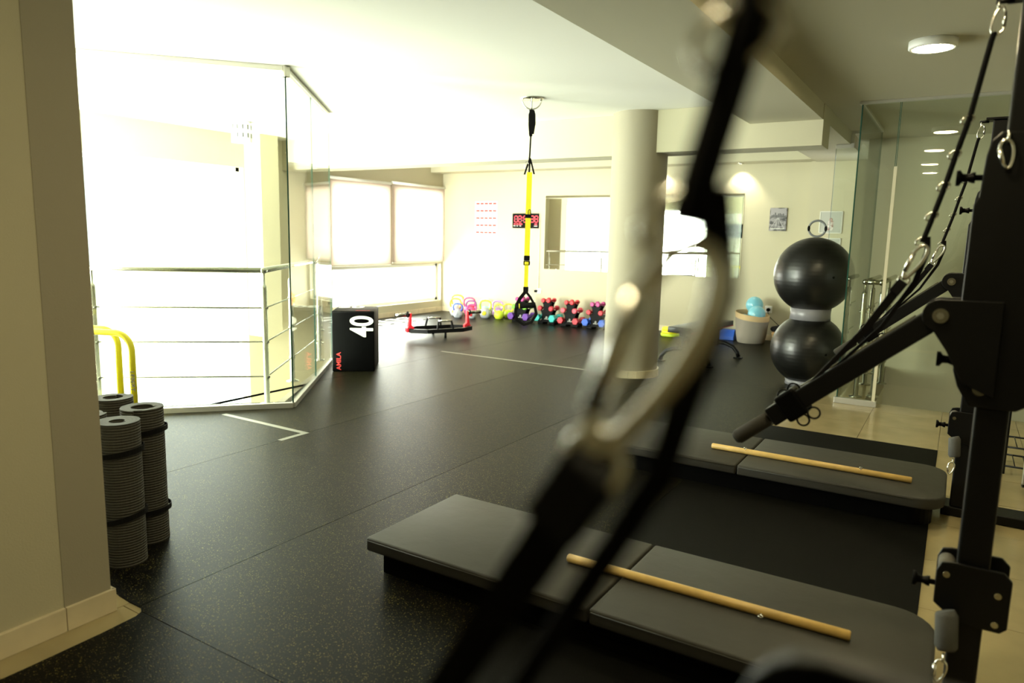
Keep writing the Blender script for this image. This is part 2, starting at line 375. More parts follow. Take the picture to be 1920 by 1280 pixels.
# skirting tiles
def skirt(name, pts):
    root = None
    for (x0, x1, y0, y1, step) in pts:
        ax = 0 if (x1-x0) > (y1-y0) else 1
        a, e = (x0, x1) if ax == 0 else (y0, y1)
        while a < e-1e-3:
            b = min(a+step, e); q = (a+0.001, b-0.001, y0, y1) if ax == 0 else (x0, x1, a+0.001, b-0.001)
            mb = MB().box(*q, 0.0, 0.085)
            if root is None: root = struct(mb.build(name, SKIRT, bevel=0.002))
            else: mb.build('skirting_tile', SKIRT, root, world=False, bevel=0.002)
            a = b
skirt('baseboard_near_left', [(-2.502, -2.487, -2.0, 1.322, 0.45), (-2.72, -2.487, 1.308, 1.322, 0.5)])
skirt('baseboard_back', [(-7.915, -1.76, 10.335, 10.35, 0.5)])
skirt('baseboard_left', [(-7.93, -7.915, 7.66, 10.335, 0.5)])
skirt('baseboard_pier', [(-1.76, -1.0, 10.065, 10.08, 0.4)])

# round column
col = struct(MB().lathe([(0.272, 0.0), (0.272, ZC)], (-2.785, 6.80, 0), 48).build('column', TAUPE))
for i in range(20):
    a0, a1 = 2*PI*i/20+0.004, 2*PI*(i+1)/20-0.004; P = []
    for t in range(4): a = a0+(a1-a0)*t/3; P.append((-2.785+0.289*math.cos(a), 6.80+0.289*math.sin(a)))
    for t in range(3, -1, -1): a = a0+(a1-a0)*t/3; P.append((-2.785+0.270*math.cos(a), 6.80+0.270*math.sin(a)))
    MB().prism(P, 0, 0.078).build('base_tile', SKIRT, col, world=False)

# roller blinds
def blind(y0, y1, z0, z1, label):
    t = thing('roller_blind', label, 'blind', (XW+0.03, (y0+y1)/2, z0), group='roller blinds on the long window wall')
    MB().box(XW+0.028, XW+0.031, y0, y1, z0, z1).build('fabric', BLIND, t)
    MB().cyl((XW+0.035, y0, z1+0.01), (XW+0.035, y1, z1+0.01), 0.022).build('roller_tube', WHITE, t)
    MB().box(XW+0.022, XW+0.038, y0, y1, z0-0.02, z0).build('bottom_rail', ALU, t, bevel=0.003)
blind(7.60, 8.93, 0.885, 2.155, 'lowered beige roller blind on the window nearer the black box')
blind(8.96, 10.42, 0.91, 2.175, 'lowered beige roller blind on the window next to the far corner')

# ================================================================ GLASS SCREENS AND RAILINGS
def glass_panel(parent, a, b, z0, z1, name='pane'):
    a, b = Vector((*a, 0)), Vector((*b, 0)); d = (b-a).normalized(); n = Vector((-d.y, d.x, 0))*0.005
    o = MB().prism([(p.x, p.y) for p in (a+n, b+n, b-n, a-n)], z0, z1).build(name, GLASS, parent)
    for p, q in ((a, a+d*0.004), (b, b-d*0.004)): MB().prism([(w.x, w.y) for w in (p+n*1.1, q+n*1.1, q-n*1.1, p-n*1.1)], z0, z1).build('pane_edge', GEDGE, o)
def channel(parent, a, b, z0, z1, w=0.03, name='channel'):
    a, b = Vector((*a, 0)), Vector((*b, 0)); d = (b-a).normalized(); n = Vector((-d.y, d.x, 0))*w/2
    MB().prism([(p.x, p.y) for p in (a+n, b+n, b-n, a-n)], z0, z1).build(name, ALU, parent, bevel=0.002)
G0, G1, G2 = (-5.62, 2.36), (-4.36, 3.775), (-5.62, 5.41)
g = thing('glass_screen', 'angled clear glass screen around the sunlit stairwell', 'glass screen', (*G1, 0))
Gm = (-4.99, 3.0675); Gn = (-5.0, 4.605)
glass_panel(g, G0, G1, 0.03, 2.545); glass_panel(g, G1, Gn, 0.03, 2.545); glass_panel(g, Gn, G2, 0.03, 2.545)
channel(g, G0, G1, 0.001, 0.045, 0.035); channel(g, G1, G2, 0.001, 0.045, 0.035)
channel(g, G0, G1, 2.545, 2.579, 0.03, 'top_channel'); channel(g, G1, G2, 2.545, 2.579, 0.03, 'top_channel')
MB().box(-4.385, -4.335, 3.75, 3.80, 2.50, 2.578).build('corner_clamp', STEEL, g, bevel=0.003)

def railing(name, label, pts, posts, zt=1.07, rails=(0.775, 0.505, 0.225)):
    t = thing(name, label, 'railing', (*posts[0], 0))
    for a, b in zip(pts, pts[1:]):
        MB().cyl((*a, zt), (*b, zt), 0.022, 14).build('handrail', STEEL, t)
        for z in rails: MB().cyl((*a, z), (*b, z), 0.0065, 8).build('rail', STEEL, t)
    for p in posts:
        q = MB().lathe([(0.0,0.0),(0.055,0.0),(0.055,0.008),(0.021,0.016),(0.021,0.93),(0.017,0.95),(0.009,0.955),(0.009,1.05)], (*p, 0.0), 18).build('post', STEEL, t)
        for z in rails: MB().cyl((p[0]-0.03, p[1], z), (p[0]+0.03, p[1], z), 0.011, 10).build('rail_clamp', STEEL, q)
    for p in pts[1:-1]: MB().sphere((*p, zt), 0.028, 14, 10).build('elbow', STEEL, t)
    return t
railing('stair_railing', 'steel stair railing with three thin rails behind the angled glass screen',
        [(-5.98, 2.60), (-4.62, 3.74), (-5.82, 5.36), (-7.60, 7.12)], [(-5.80, 2.75), (-5.58, 2.93), (-4.62, 3.74), (-5.16, 4.47), (-5.80, 5.40), (-6.70, 6.24), (-7.56, 7.07)])

g = thing('glass_screen', 'corner glass screen around the stairwell beside the black exercise balls', 'glass screen', (-0.8, 6.70, 0))
glass_panel(g, (-0.81, 6.70), (-0.53, 6.70), 0.03, 2.505); glass_panel(g, (-0.525, 6.70), (2.0, 6.70), 0.03, 2.505)
glass_panel(g, (-0.81, 6.706), (-0.81, 8.395), 0.02, 2.505)
glass_panel(g, (-1.235, 8.40), (-0.815, 8.40), 0.02, 2.36)
channel(g, (-0.83, 6.70), (-0.50, 6.70), 0.001, 0.05, 0.045)
channel(g, (-0.83, 6.70), (2.0, 6.70), 2.505, 2.529, 0.04, 'top_channel'); channel(g, (-0.81, 6.72), (-0.81, 8.4), 2.505, 2.529, 0.03, 'top_channel')
channel(g, (-1.09, 8.40), (-0.81, 8.40), 2.50, 2.529, 0.03, 'top_channel'); channel(g, (-1.235, 8.40), (-1.06, 8.40), 2.36, 2.398, 0.03, 'top_channel')
MB().box(-1.095, -1.06, 8.385, 8.415, 2.36, 2.50).build('top_channel', ALU, g)
MB().box(-0.525-0.012, -0.525+0.012, 6.69, 6.71, 0.05, 2.0).build('joint_seal', CREAM, g)
railing('stair_railing', 'steel newel posts and handrails inside the right glass screen',
        [(-0.70, 8.3), (-0.70, 7.05), (-0.57, 7.05), (-0.57, 8.5)], [(-0.70, 7.05), (-0.57, 7.15), (-0.70, 7.75), (-0.57, 7.9)], zt=1.04)

# ================================================================ LAMPS
def ceiling_lamp(x, y, label):
    t = thing('surface_lamp', label, 'lamp', (x, y, ZR-0.045), group='round ceiling lamps right of the beam')
    MB().lathe([(0.0, 0.0445), (0.125, 0.0445), (0.125, 0.006), (0.118, 0.0), (0.104, 0.0), (0.104, 0.004)], (x, y, ZR-0.045), 40).build('housing', WHITE, t)
    MB().lathe([(0.0, 0.002), (0.104, 0.002), (0.104, 0.004), (0.0, 0.004)], (x, y, ZR-0.045), 40).build('diffuser', LAMPE, t)
    return t
ceiling_lamp(-0.255, 4.90, 'round white surface ceiling lamp, lit, nearest the black tower')
ceiling_lamp(-0.40, 3.30, 'round lit ceiling lamp reflected highest in the right glass screen')
ceiling_lamp(-0.50, 1.60, 'round lit ceiling lamp reflected in the middle of the right glass screen')
ceiling_lamp(-0.55, 0.20, 'round lit ceiling lamp reflected lowest in the right glass screen')
def downlight(x, y, z, label, power):
    t = thing('spotlight', label, 'lamp', (x, y, z-0.012), group='small spotlights over the back wall')
    MB().lathe([(0.045, 0.0115), (0.045, 0.003), (0.040, 0.0), (0.030, 0.0), (0.030, 0.006)], (x, y, z-0.012), 24).build('rim', STEEL, t)
    MB().lathe([(0.0, 0.004), (0.030, 0.004)], (x, y, z-0.012), 24).build('lens', SPOTE, t)
    l = bpy.data.lights.new('spot_light', 'SPOT'); l.energy = power; l.spot_size = math.radians(95); l.spot_blend = 0.6; l.shadow_soft_size = 0.03; l.color = (1, 0.93, 0.72)
    o = bpy.data.objects.new('spot_light', l); C.objects.link(o); o.parent = t; o.location = (0, 0, -0.01); o.rotation_euler = (math.radians(14), 0, 0)
downlight(-2.70, 10.20, 2.43, 'small lit spotlight above the mirror edge near the framed photo', 60)
downlight(-3.85, 10.20, 2.43, 'small lit spotlight above the mirror just right of the column', 60)
# cylinder lamp in the stairwell
t = thing('surface_lamp', 'white slotted cylinder lamp on the ceiling over the sunlit stairwell', 'lamp', (-7.0, 5.42, 2.35))
MB().lathe([(0.0, 0.229), (0.11, 0.229), (0.11, 0.0), (0.10, 0.0), (0.10, 0.2)], (-7.0, 5.42, 2.35), 28).build('shade', WHITE, t)
for a in range(0, 360, 30):
    for z in (0.05, 0.14):
        c, s_ = math.cos(math.radians(a)), math.sin(math.radians(a))
        MB().bar((-7.0+0.111*c, 5.42+0.111*s_, 2.35+z), (-7.0+0.111*c, 5.42+0.111*s_, 2.35+z+0.05), 0.014, 0.004, (c, s_, 0)).build('slot', PRINTK, t)

# ================================================================ PILATES MATS AND POLES
def rounded_rect(x0, x1, y0, y1, r, right=True, n=6):
    P = [(x0, y0)]
    for cx, cyy, a0 in ((x1-r, y0+r, -90), (x1-r, y1-r, 0)):
        for i in range(n+1): a = math.radians(a0+90*i/n); P.append((cx+r*math.cos(a), cyy+r*math.sin(a)))
    return P + [(x0, y1)]
def pilates_mat(y0, y1, label):
    t = thing('pilates_mat', label, 'exercise mat', (-0.94, (y0+y1)/2, 0), group='padded mats in front of the black towers')
    MB().prism(rounded_rect(-1.885, -0.005, y0+0.05, y1-0.05, 0.10), 0.0061, 0.105).build('base', BLKP, t)
    MB().box(-1.935, -0.945, y0, y1, 0.105, 0.162).build('cushion', PVC, t, bevel=0.010, seg=3)
    MB().prism(rounded_rect(-0.938, 0.045, y0, y1, 0.13), 0.105, 0.162).build('cushion', PVC, t, bevel=0.010, seg=3)
    for x0, x1 in ((-1.925, -0.955), (-0.93, -0.09)):
        MB().tube([(x0, y0-0.0005, 0.150), (x1, y0-0.0005, 0.150)], 0.0022, 6).build('seam_piping', PVC, t)
pilates_mat(2.03, 2.64, 'long grey padded mat nearest the camera with a wooden pole on it')
pilates_mat(3.88, 4.53, 'long grey padded mat farther from the camera, under the black grip')
def pole(a, b, label, e1, e2, turn):
    a, b = Vector(a), Vector(b); t = thing('wooden_pole', label, 'pole', tuple(a), group='wooden poles lying on the mats')
    d = (b-a).normalized(); pts = [a, a+d*0.004, b-d*0.004, b]
    MB().tube(pts, 0.016, 16, taper=[0.0125, 0.016, 0.016, 0.0125]).build('rod', WOOD, t)
    n = Vector((d.y, -d.x, 0)); q = (n*math.cos(turn)+Vector((0, 0, 1))*math.sin(turn))
    for f in (e1, e2):
        p = a.lerp(b, f); s_ = MB().tube([p+q*0.010, p+q*0.022], 0.003, 8).build('screw_eye', CHROME, t)
        c = p+q*0.029; pts = [c+(q*math.cos(u)+d*math.sin(u))*0.007 for u in (2*PI*i/14 for i in range(14))]
        MB().tube(pts, 0.0022, 6, closed=True).build('eye_ring', CHROME, s_)
pole((-1.157, 2.301, 0.178), (-0.18, 2.313, 0.178), 'wooden pole with two screw eyes on the near grey mat', 0.13, 0.73, -0.10)
pole((-1.147, 4.115, 0.178), (-0.109, 4.11, 0.178), 'wooden pole with two screw eyes on the far grey mat', 0.19, 0.77, 0.9)

# ================================================================ TOWERS (one built, two copied)
def loop2d(cx, cz, L, w0, w1, ang, n=22):
    # pear-shaped carabiner outline, long axis at angle ang in the xz plane
    P = []
    for i in range(n):
        t = 2*PI*i/n; u = math.cos(t)*L/2; w = math.sin(t)*(w0+(w1-w0)*(0.5+0.5*math.cos(t)))
        P.append((cx+u*math.cos(ang)-w*math.sin(ang), 0, cz+u*math.sin(ang)+w*math.cos(ang)))
    return P
def carabiner(parent, cx, y, cz, L, ang, r=0.0032, name='carabiner', w0=0.010, w1=0.017, m=None):
    pts = [(p[0], y, p[2]) for p in loop2d(cx, cz, L, w0, w1, ang)]
    o = loc(MB().tube(pts, r, 8, closed=True), name, m or CHROME, parent)
    g0, g1 = Vector(pts[4]), Vector(pts[8])
    loc(MB().cyl(g0, g1, r*1.45, 10), 'gate', m or CHROME, o)
    return o
TX = 0.10
def build_tower(label, dz=0.0, cz=0.0):
    # dz lowers pivot plate and lever arm, cz lowers the sliding carriage
    t = thing('training_tower', label, 'exercise machine', (TX, 2.2, 0), group='black training towers at the mat ends')
    def X(p): return [(a-TX, b) for a, b in p]
    def bx(x0, x1, y0, y1, z0, z1): return MB().box(x0-TX, x1-TX, y0, y1, z0, z1)
    loc(bx(0.066, 0.140, -0.04, 0.04, 0.05, 1.975), 'post', BLK, t, bevel=0.006)
    loc(bx(0.03, 0.62, -0.05, 0.10, 0.0005, 0.05), 'foot', BLK, t, bevel=0.006)
    tp = loc(bx(0.036, 0.165, -0.05, 0.05, 1.975, 1.985), 'top_plate', BLK, t, bevel=0.002)
    loc(MB().cyl((0.012-TX, 0, 1.972), (0.05-TX, 0, 1.972), 0.007, 12), 'hook_bolt', BLK, tp)
    loc(MB().torus((0.018-TX, 0, 1.962), 0.009, 0.003, 'x'), 'hook_eye', CHROME, tp)
    # sliding carriage
    cg = loc(MB().prism(X([(0.008,1.06),(0.012,1.48),(0.022,1.50),(0.028,1.60),(0.035,1.635),(0.055,1.655),(0.32,1.655),(0.34,1.63),(0.34,1.10),(0.15,0.97),(0.05,0.97),(0.02,1.02)]), -0.052, 0.052, 'y'), 'carriage', BLK, t, bevel=0.004); cg.location.z = cz
    for z in (1.55, 1.08):
        loc(MB().cyl((-0.012-TX, 0, z), (0.03-TX, 0, z), 0.0075, 12), 'plunger', BLKP, cg)
        k = MB().lathe([(0.0,-0.014),(0.020,-0.014),(0.020,-0.006),(0.011,0.0),(0.010,0.012),(0.014,0.022),(0.014,0.028),(0.0,0.028)], (0,0,0), 20)
        k.xf(lambda p, z=z: Vector((p.z-0.030-TX+0.012, p.x, z+p.y))); loc(k, 'knob', BLKP, cg)
    loc(MB().cyl((0.07-TX, -0.053, 1.018), (0.07-TX, -0.058, 1.018), 0.016, 18), 'bolt', STEEL, cg)
    carabiner(cg, 0.068-TX, -0.068, 1.60, 0.068, PI/2+0.15, 0.004)
    loc(MB().torus((0.068-TX, -0.060, 1.640), 0.012, 0.0035, 'x'), 'eye_bolt', CHROME, cg)
    # pivot plate and lever arm
    disc = [(-0.032+0.042*math.cos(a), 1.20+0.042*math.sin(a)) for a in [math.radians(q) for q in range(80, 251, 17)]]
    pl = loc(MB().prism(X([(0.10,1.243)]+disc+[(-0.012,1.11),(0.028,1.032),(0.10,1.0)]), -0.066, -0.052, 'y'), 'pivot_plate', BLK, t, bevel=0.002)
    loc(MB().prism(X([(0.10,1.243)]+disc+[(-0.012,1.11),(0.028,1.032),(0.10,1.0)]), 0.030, 0.044, 'y'), 'pivot_plate', BLK, t, bevel=0.002).location.z = dz
    pl.location.z = dz
    b_ = loc(MB().cyl((-0.032-TX, -0.066, 1.20), (-0.032-TX, -0.075, 1.20), 0.0185, 24), 'pivot_bolt', STEEL, pl)
    loc(MB().cyl((-0.032-TX, -0.0752, 1.20), (-0.032-TX, -0.078, 1.20), 0.009, 6), 'bolt_head', CHROME, b_)
    a0, a1 = Vector((-0.032-TX, -0.012, 1.20)), Vector((-0.437-TX, -0.012, 0.862)); d = (a1-a0).normalized(); nrm = Vector((-d.z, 0, d.x))
    arm = loc(MB().bar(a0, a1, 0.056, 0.066), 'lever_arm', BLK, t, bevel=0.004); arm.location.z = dz
    loc(MB().bar(a0+d*0.42-nrm*0.0, a0+d*0.485, 0.084, 0.080), 'clamp', BLKP, arm, bevel=0.008)
    loc(MB().bar(a0+d*0.05-nrm*0.031, a0+d*0.50-nrm*0.031, 0.004, 0.010), 'track', STEEL, arm)
    gp = [a1+d*(-0.03), a1+d*0.02]
    loc(MB().cyl(gp[0], gp[1], 0.011, 14), 'grip_bar', STEEL, arm)
    g_ = loc(MB().tube([a1+d*0.012, a1+d*0.018, a1+d*0.122, a1+d*0.128], 0.022, 20, taper=[0.018, 0.0215, 0.0225, 0.019]), 'grip', GRIP, arm)
    loc(MB().cyl(a1+d*0.1281, a1+d*0.131, 0.0175, 20), 'grip_cap', BLKP, g_)
    for (x, z) in ((-0.404, 0.935), (-0.378, 0.957), (-0.345, 0.870), (-0.318, 0.895)):
        loc(MB().torus((x-TX, -0.035, z), 0.0165, 0.0028, 'y'), 'cable_ring', BLKP, arm)
    # lower roller bracket
    br = loc(MB().prism(X([(0.022,0.43),(0.022,0.52),(0.032,0.545),(0.055,0.55),(0.17,0.55),(0.19,0.53),(0.19,0.40),(0.175,0.385),(0.12,0.385),(0.06,0.40)]), -0.058, -0.048, 'y'), 'roller_bracket', BLK, t, bevel=0.003)
    loc(MB().prism(X([(0.022,0.43),(0.022,0.52),(0.032,0.545),(0.055,0.55),(0.17,0.55),(0.19,0.53),(0.19,0.40),(0.175,0.385),(0.12,0.385),(0.06,0.40)]), 0.048, 0.058, 'y'), 'roller_bracket', BLK, t, bevel=0.003)
    for (x, z) in ((0.045, 0.515), (0.162, 0.487), (0.162, 0.408)):
        loc(MB().cyl((x-TX, -0.045, z), (x-TX, 0.045, z), 0.021, 20), 'roller', MATG, br)
        loc(MB().cyl((x-TX, -0.0585, z), (x-TX, -0.063, z), 0.0085, 14), 'bolt', STEEL, br)
    loc(MB().cyl((-0.012-TX, -0.01, 0.465), (0.03-TX, -0.01, 0.465), 0.0075, 12), 'plunger', BLKP, br)
    k = MB().lathe([(0.0,-0.014),(0.020,-0.014),(0.020,-0.006),(0.011,0.0),(0.010,0.012),(0.014,0.022),(0.014,0.028),(0.0,0.028)], (0,0,0), 20)
    k.xf(lambda p: Vector((p.z-0.018-TX, p.x-0.01, 0.465+p.y))); loc(k, 'knob', BLKP, br)
    fr = loc(MB().tube([(0.052-TX, -0.085, 0.425), (0.056-TX, -0.088, 0.415), (0.062-TX, -0.098, 0.335), (0.064-TX, -0.10, 0.325)], 0.027, 22, taper=[0.022, 0.027, 0.027, 0.021]), 'foam_roller', FOAM, t)
    loc(MB().torus((0.058-TX, -0.118, 0.310), 0.010, 0.003, 'x'), 'eye_ring', CHROME, fr)
    carabiner(fr, 0.053-TX, -0.118, 0.272, 0.062, PI/2-0.12, 0.0032)
    return t
def build_strap(label):
    t = thing('resistance_strap', label, 'strap', (TX, 2.2, 0.8), group='straps with steel rings hanging from the towers')
    Z = 0.8
    def P(x, z, y=-0.028): return (x-TX, y, z-Z)
    carabiner(t, 0.022-TX, -0.006, 1.925-Z, 0.066, -PI/2-0.12, 0.0026)
    pts = [(0.014, 1.892), (0.010, 1.875), (-0.018, 1.69), (-0.038, 1.606), (-0.055, 1.527), (-0.074, 1.452), (-0.092, 1.385)]
    loc(MB().ribbon([P(*p) for p in pts], (0.35, 0.9, -0.1), 0.015, 0.006), 'webbing', BLKF, t)
    loc(MB().ribbon([(p[0]+0.004, p[1], p[2]+0.002) for p in [P(*q) for q in pts]], (0.35, 0.9, -0.1), 0.011, 0.004), 'webbing_fold', BLKF, t)
    for x, z in ((-0.016, 1.69), (-0.036, 1.606), (-0.053, 1.527), (-0.072, 1.452), (-0.089, 1.388)):
        rp = [P(x-0.004+0.0125*math.cos(a)+0.006*math.sin(a), z+0.011*math.sin(a), -0.030+0.006*math.cos(a)) for a in (2*PI*i/16 for i in range(16))]
        loc(MB().tube(rp, 0.0022, 6, closed=True), 'steel_ring', CHROME, t)
    carabiner(t, -0.104-TX, -0.030, 1.333-Z, 0.098, math.radians(64), 0.0046, w0=0.009, w1=0.019)
    rp = [P(-0.125+0.013*math.cos(a), 1.285+0.013*math.sin(a), -0.030) for a in (2*PI*i/18 for i in range(18))]
    loc(MB().tube(rp, 0.003, 8, closed=True), 'steel_ring', CHROME, t)
    loc(MB().band([P(-0.080, 1.40), P(-0.078, 1.36, -0.02), P(-0.100, 1.28, -0.018), P(-0.168, 1.155, -0.018), P(-0.315, 0.985, -0.02), P(-0.405, 0.905, -0.02)], (-0.25, 0.97, 0), [0.012, 0.014, 0.013, 0.010, 0.006, 0.006], 0.005), 'loop_webbing', BLKF, t)
    loc(MB().band([P(-0.128, 1.278), P(-0.150, 1.240), P(-0.21, 1.140), P(-0.33, 0.985), P(-0.40, 0.905)], (-0.25, 0.97, 0), [0.022, 0.022, 0.018, 0.009, 0.006], 0.007), 'sleeve', BLKF, t)
    loc(MB().bar(P(-0.126, 1.282), P(-0.146, 1.25), 0.027, 0.015), 'sleeve_cuff', BLKF, t, bevel=0.002)
    return t
tw = build_tower('black training tower at the end of the near grey mat')
st = build_strap('black ring strap running from the near tower to its lever arm')
c = copy_tree(tw); c.location.y = 4.24; c['label'] = 'black training tower at the end of the far grey mat'
c = copy_tree(st); c.location.y = 4.24; c['label'] = 'black ring strap running from the far tower to its lever arm'
c = build_tower('black training tower beside the camera, its lever arm blurred at the bottom edge', -0.050, -0.47); c.location.y = 0.30
c = copy_tree(st); c.location.y = 0.30; c['label'] = 'blurred black strap and large carabiner crossing the foreground'

# things behind the towers on the right
t = thing('standing_board', 'upright panel with a grey metal frame at the right edge behind the towers', 'board', (0.41, 4.85, 0))
MB().box(0.41, 0.43, 4.84, 4.88, 0.03, 1.02).build('frame_stile', ALU, t, bevel=0.003)
MB().box(0.43, 0.95, 4.85, 4.87, 0.05, 1.0).build('panel', mat('blue_grey_panel', (0.16, 0.20, 0.20), 0.4), t)
MB().box(0.93, 0.95, 4.84, 4.88, 0.03, 1.02).build('frame_stile', ALU, t, bevel=0.003)
MB().box(0.41, 0.95, 4.84, 4.88, 1.0, 1.02).build('frame_rail', ALU, t); MB().box(0.41, 0.95, 4.84, 4.88, 0.03, 0.05).build('frame_rail', ALU, t)
for x in (0.45, 0.91): MB().box(x-0.02, x+0.02, 4.72, 5.0, 0.0, 0.03).build('foot', BLK, t)
t = thing('wire_rack', 'thin black wire rack standing on the tiles behind the near tower', 'rack', (0.42, 5.35, 0))
for x in (0.34, 0.62):
    for y in (5.2, 5.5): MB().cyl((x, y, 0), (x, y, 0.82), 0.007, 8).build('upright', BLK, t)
for z in (0.05, 0.17, 0.55):
    for y in (5.2, 5.5): MB().cyl((0.34, y, z), (0.62, y, z), 0.006, 8).build('wire', BLK, t)
    for x in (0.34, 0.62): MB().cyl((x, 5.2, z), (x, 5.5, z), 0.006, 8).build('wire', BLK, t)
    for i in range(1, 5): MB().cyl((0.34+0.056*i, 5.2, z), (0.34+0.056*i, 5.5, z), 0.003, 6).build('wire', BLK, t)

# ================================================================ ROLLED MATS AND YELLOW BARS
def rolled_mat(x, y, R, h, turns, a0, label, bands):
    t = thing('rolled_mat', label, 'exercise mat', (x, y, 0.0052), group='rolled mats standing by the pillar')
    th = 0.0135; n = int(turns*28); r_in = R-turns*th*1.04
    inner, outer = [], []
    for i in range(n+1):
        u = i/n; a = a0+2*PI*turns*u; r = r_in+turns*th*1.04*u
        outer.append((r*math.cos(a), r*math.sin(a))); inner.append(((r-th)*math.cos(a), (r-th)*math.sin(a)))
    b = MB(); v = []; f = []
    for (ox, oy), (ix_, iy_) in zip(outer, inner): v += [(ox, oy, 0), (ox, oy, h), (ix_, iy_, h), (ix_, iy_, 0)]
    for i in range(n):
        q, p = 4*i, 4*i+4
        for j in range(4): f.append((q+j, q+(j+1) % 4, p+(j+1) % 4, p+j))
    f += [(0,1,2,3), (4*n+3, 4*n+2, 4*n+1, 4*n)]
    loc(b.add(v, f), 'foam_roll', MATR, t, bevel=0)
    for z, tilt in bands:
        pts = []; k = 40
        for i in range(k): a = 2*PI*i/k; pts.append(((R+0.001)*math.cos(a), (R+0.001)*math.sin(a), z+tilt*math.cos(a-0.6)))
        bb = MB(); v = []; f = []
        for i, (px, py, pz) in enumerate(pts):
            ca, sa = px/R, py/R
            v += [(px, py, pz-0.011), (px+0.003*ca, py+0.003*sa, pz-0.011), (px+0.003*ca, py+0.003*sa, pz+0.011), (px, py, pz+0.011)]
        for i in range(k):
            q, p = 4*i, 4*((i+1) % k)
            for j in range(4): f.append((q+j, q+(j+1) % 4, p+(j+1) % 4, p+j))
        loc(bb.add(v, f), 'elastic_band', BLKF, t)
    return t
rolled_mat(-2.835, 1.555, 0.088, 0.60, 3.6, 0.4, 'grey rolled exercise mat standing nearest the baseboard corner', [(0.475, 0.012), (0.20, 0.020)])
rolled_mat(-2.965, 1.738, 0.091, 0.605, 2.7, 0.9, 'grey rolled exercise mat standing rightmost, beside the sunlit floor', [(0.50, 0.012), (0.145, 0.006)])
rolled_mat(-3.262, 1.77, 0.088, 0.60, 2.9, 2.2, 'grey rolled exercise mat standing rearmost below the yellow bars', [(0.47, 0.01), (0.16, 0.01)])
rolled_mat(-3.09, 1.555, 0.084, 0.59, 4.0, 1.0, 'grey rolled exercise mat mostly hidden behind the pillar edge', [(0.45, 0.01), (0.18, 0.01)])
def dip_bar(x, y, rz, label, lettering):
    t = thing('dip_bar', label, 'exercise bar', (x, y, 0.0052), rz, 'tall yellow dip bars')
    r = 0.11; pts = [(-0.28, 0, 0.025), (-0.28, 0, 0.72-r)] + [(-0.28+r-r*math.cos(a), 0, 0.72-r+r*math.sin(a)) for a in [PI/2*i/8 for i in range(1, 9)]] \
        + [(0.28-r+r*math.sin(a), 0, 0.72-r+r*math.cos(a)) for a in [PI/2*i/8 for i in range(0, 9)]] + [(0.28, 0, 0.025)]
    loc(MB().tube(pts, 0.020, 16), 'hoop', YELT, t)
    for x_ in (-0.28, 0.28):
        f = loc(MB().cyl((x_, -0.20, 0.020), (x_, 0.20, 0.020), 0.0195, 14), 'foot', YELT, t)
        for y_ in (-0.2, 0.2): loc(MB().cyl((x_, y_-0.012, 0.022), (x_, y_+0.012, 0.022), 0.022, 14), 'rubber_cap', BLKP, f)
    if lettering: text_part('lettering', 'LEBERT', PRINTK, t, (0.29, -0.0205, 0.42), (0, 0, -1), (1, 0, 0), 0.04, 0.0006)
dip_bar(-4.62, 2.40, math.radians(22), 'yellow steel dip bar with black lettering in front of the railing post', True)
dip_bar(-4.86, 2.45, math.radians(22), 'yellow steel dip bar standing farther left behind the pillar edge', False)

# ================================================================ PLYO BOX
ang = math.atan2(0.256, 0.33)
t = thing('plyo_box', 'black padded jump box with large white 40 beside the glass screen', 'box', (-5.205, 5.01, 0.0052), ang)
loc(MB().box(0, 0.415, 0, 0.50, 0, 0.605), 'body', mat('black_vinyl_cover', (0.0015, 0.0015, 0.0014), 0.5, spec=0.06, bump=0.25, bscale=40), t, bevel=0.012, seg=3)
text_part('numeral', '40', PRINTW, t, (0.303, -0.0005, 0.455), (0, 0, 1), (-1, 0, 0), 0.31, 0.0008, scale=(0.68, 1.0), offset=0.006)
text_part('lettering', 'AMILA', PRINTR, t, (0.066, -0.0005, 0.105), (0, 0, 1), (-1, 0, 0), 0.066, 0.0008, scale=(0.95, 0.95), offset=0.001)
text_part('numeral', '50', PRINTW, t, (0.15, 0.40, 0.6055), (1, 0, 0), (0, 1, 0), 0.26, 0.0008, offset=0.006)
text_part('lettering', 'AMILA', PRINTR, t, (0.30, 0.055, 0.6055), (1, 0, 0), (0, 1, 0), 0.05, 0.0008)
for z in (0.592,): loc(MB().tube([(0.008, -0.001, z), (0.407, -0.001, z)], 0.003, 6), 'seam_piping', BLKF, t)

# ================================================================ TRAP BAR
t = thing('trap_bar', 'black and red open trap bar with chrome grips lying near the agility ladder', 'barbell', (-5.95, 7.70, 0.0052), math.radians(62)); t.scale = (0.72, 0.76, 0.98)
def tb(mb, n, m, p=None, **k): return loc(mb, n, m, p or t, **k)
for s_ in (-1, 1):
    q = [(-0.62, s_*0.10, 0.10), (-0.36, s_*0.27, 0.10), (0.36, s_*0.27, 0.10), (0.62, s_*0.10, 0.10)]
    for a, b in zip(q, q[1:]): tb(MB().bar(a, b, 0.055, 0.055, (0, 0, 1)), 'frame_bar', BLK, bevel=0.003)
    tb(MB().cyl((0.0, s_*0.27, 0.0), (0.0, s_*0.27, 0.075), 0.022, 16), 'foot', BLKP)
    # upright grips
    for e in (-1, 1):
        tb(MB().bar((e*0.16, s_*0.27, 0.12), (e*0.13, s_*0.24, 0.235), 0.022, 0.03, (1, 0, 0)), 'grip_upright', BLK)
    tb(MB().cyl((-0.13, s_*0.24, 0.232), (0.13, s_*0.24, 0.232), 0.014, 14), 'chrome_grip', CHROME)
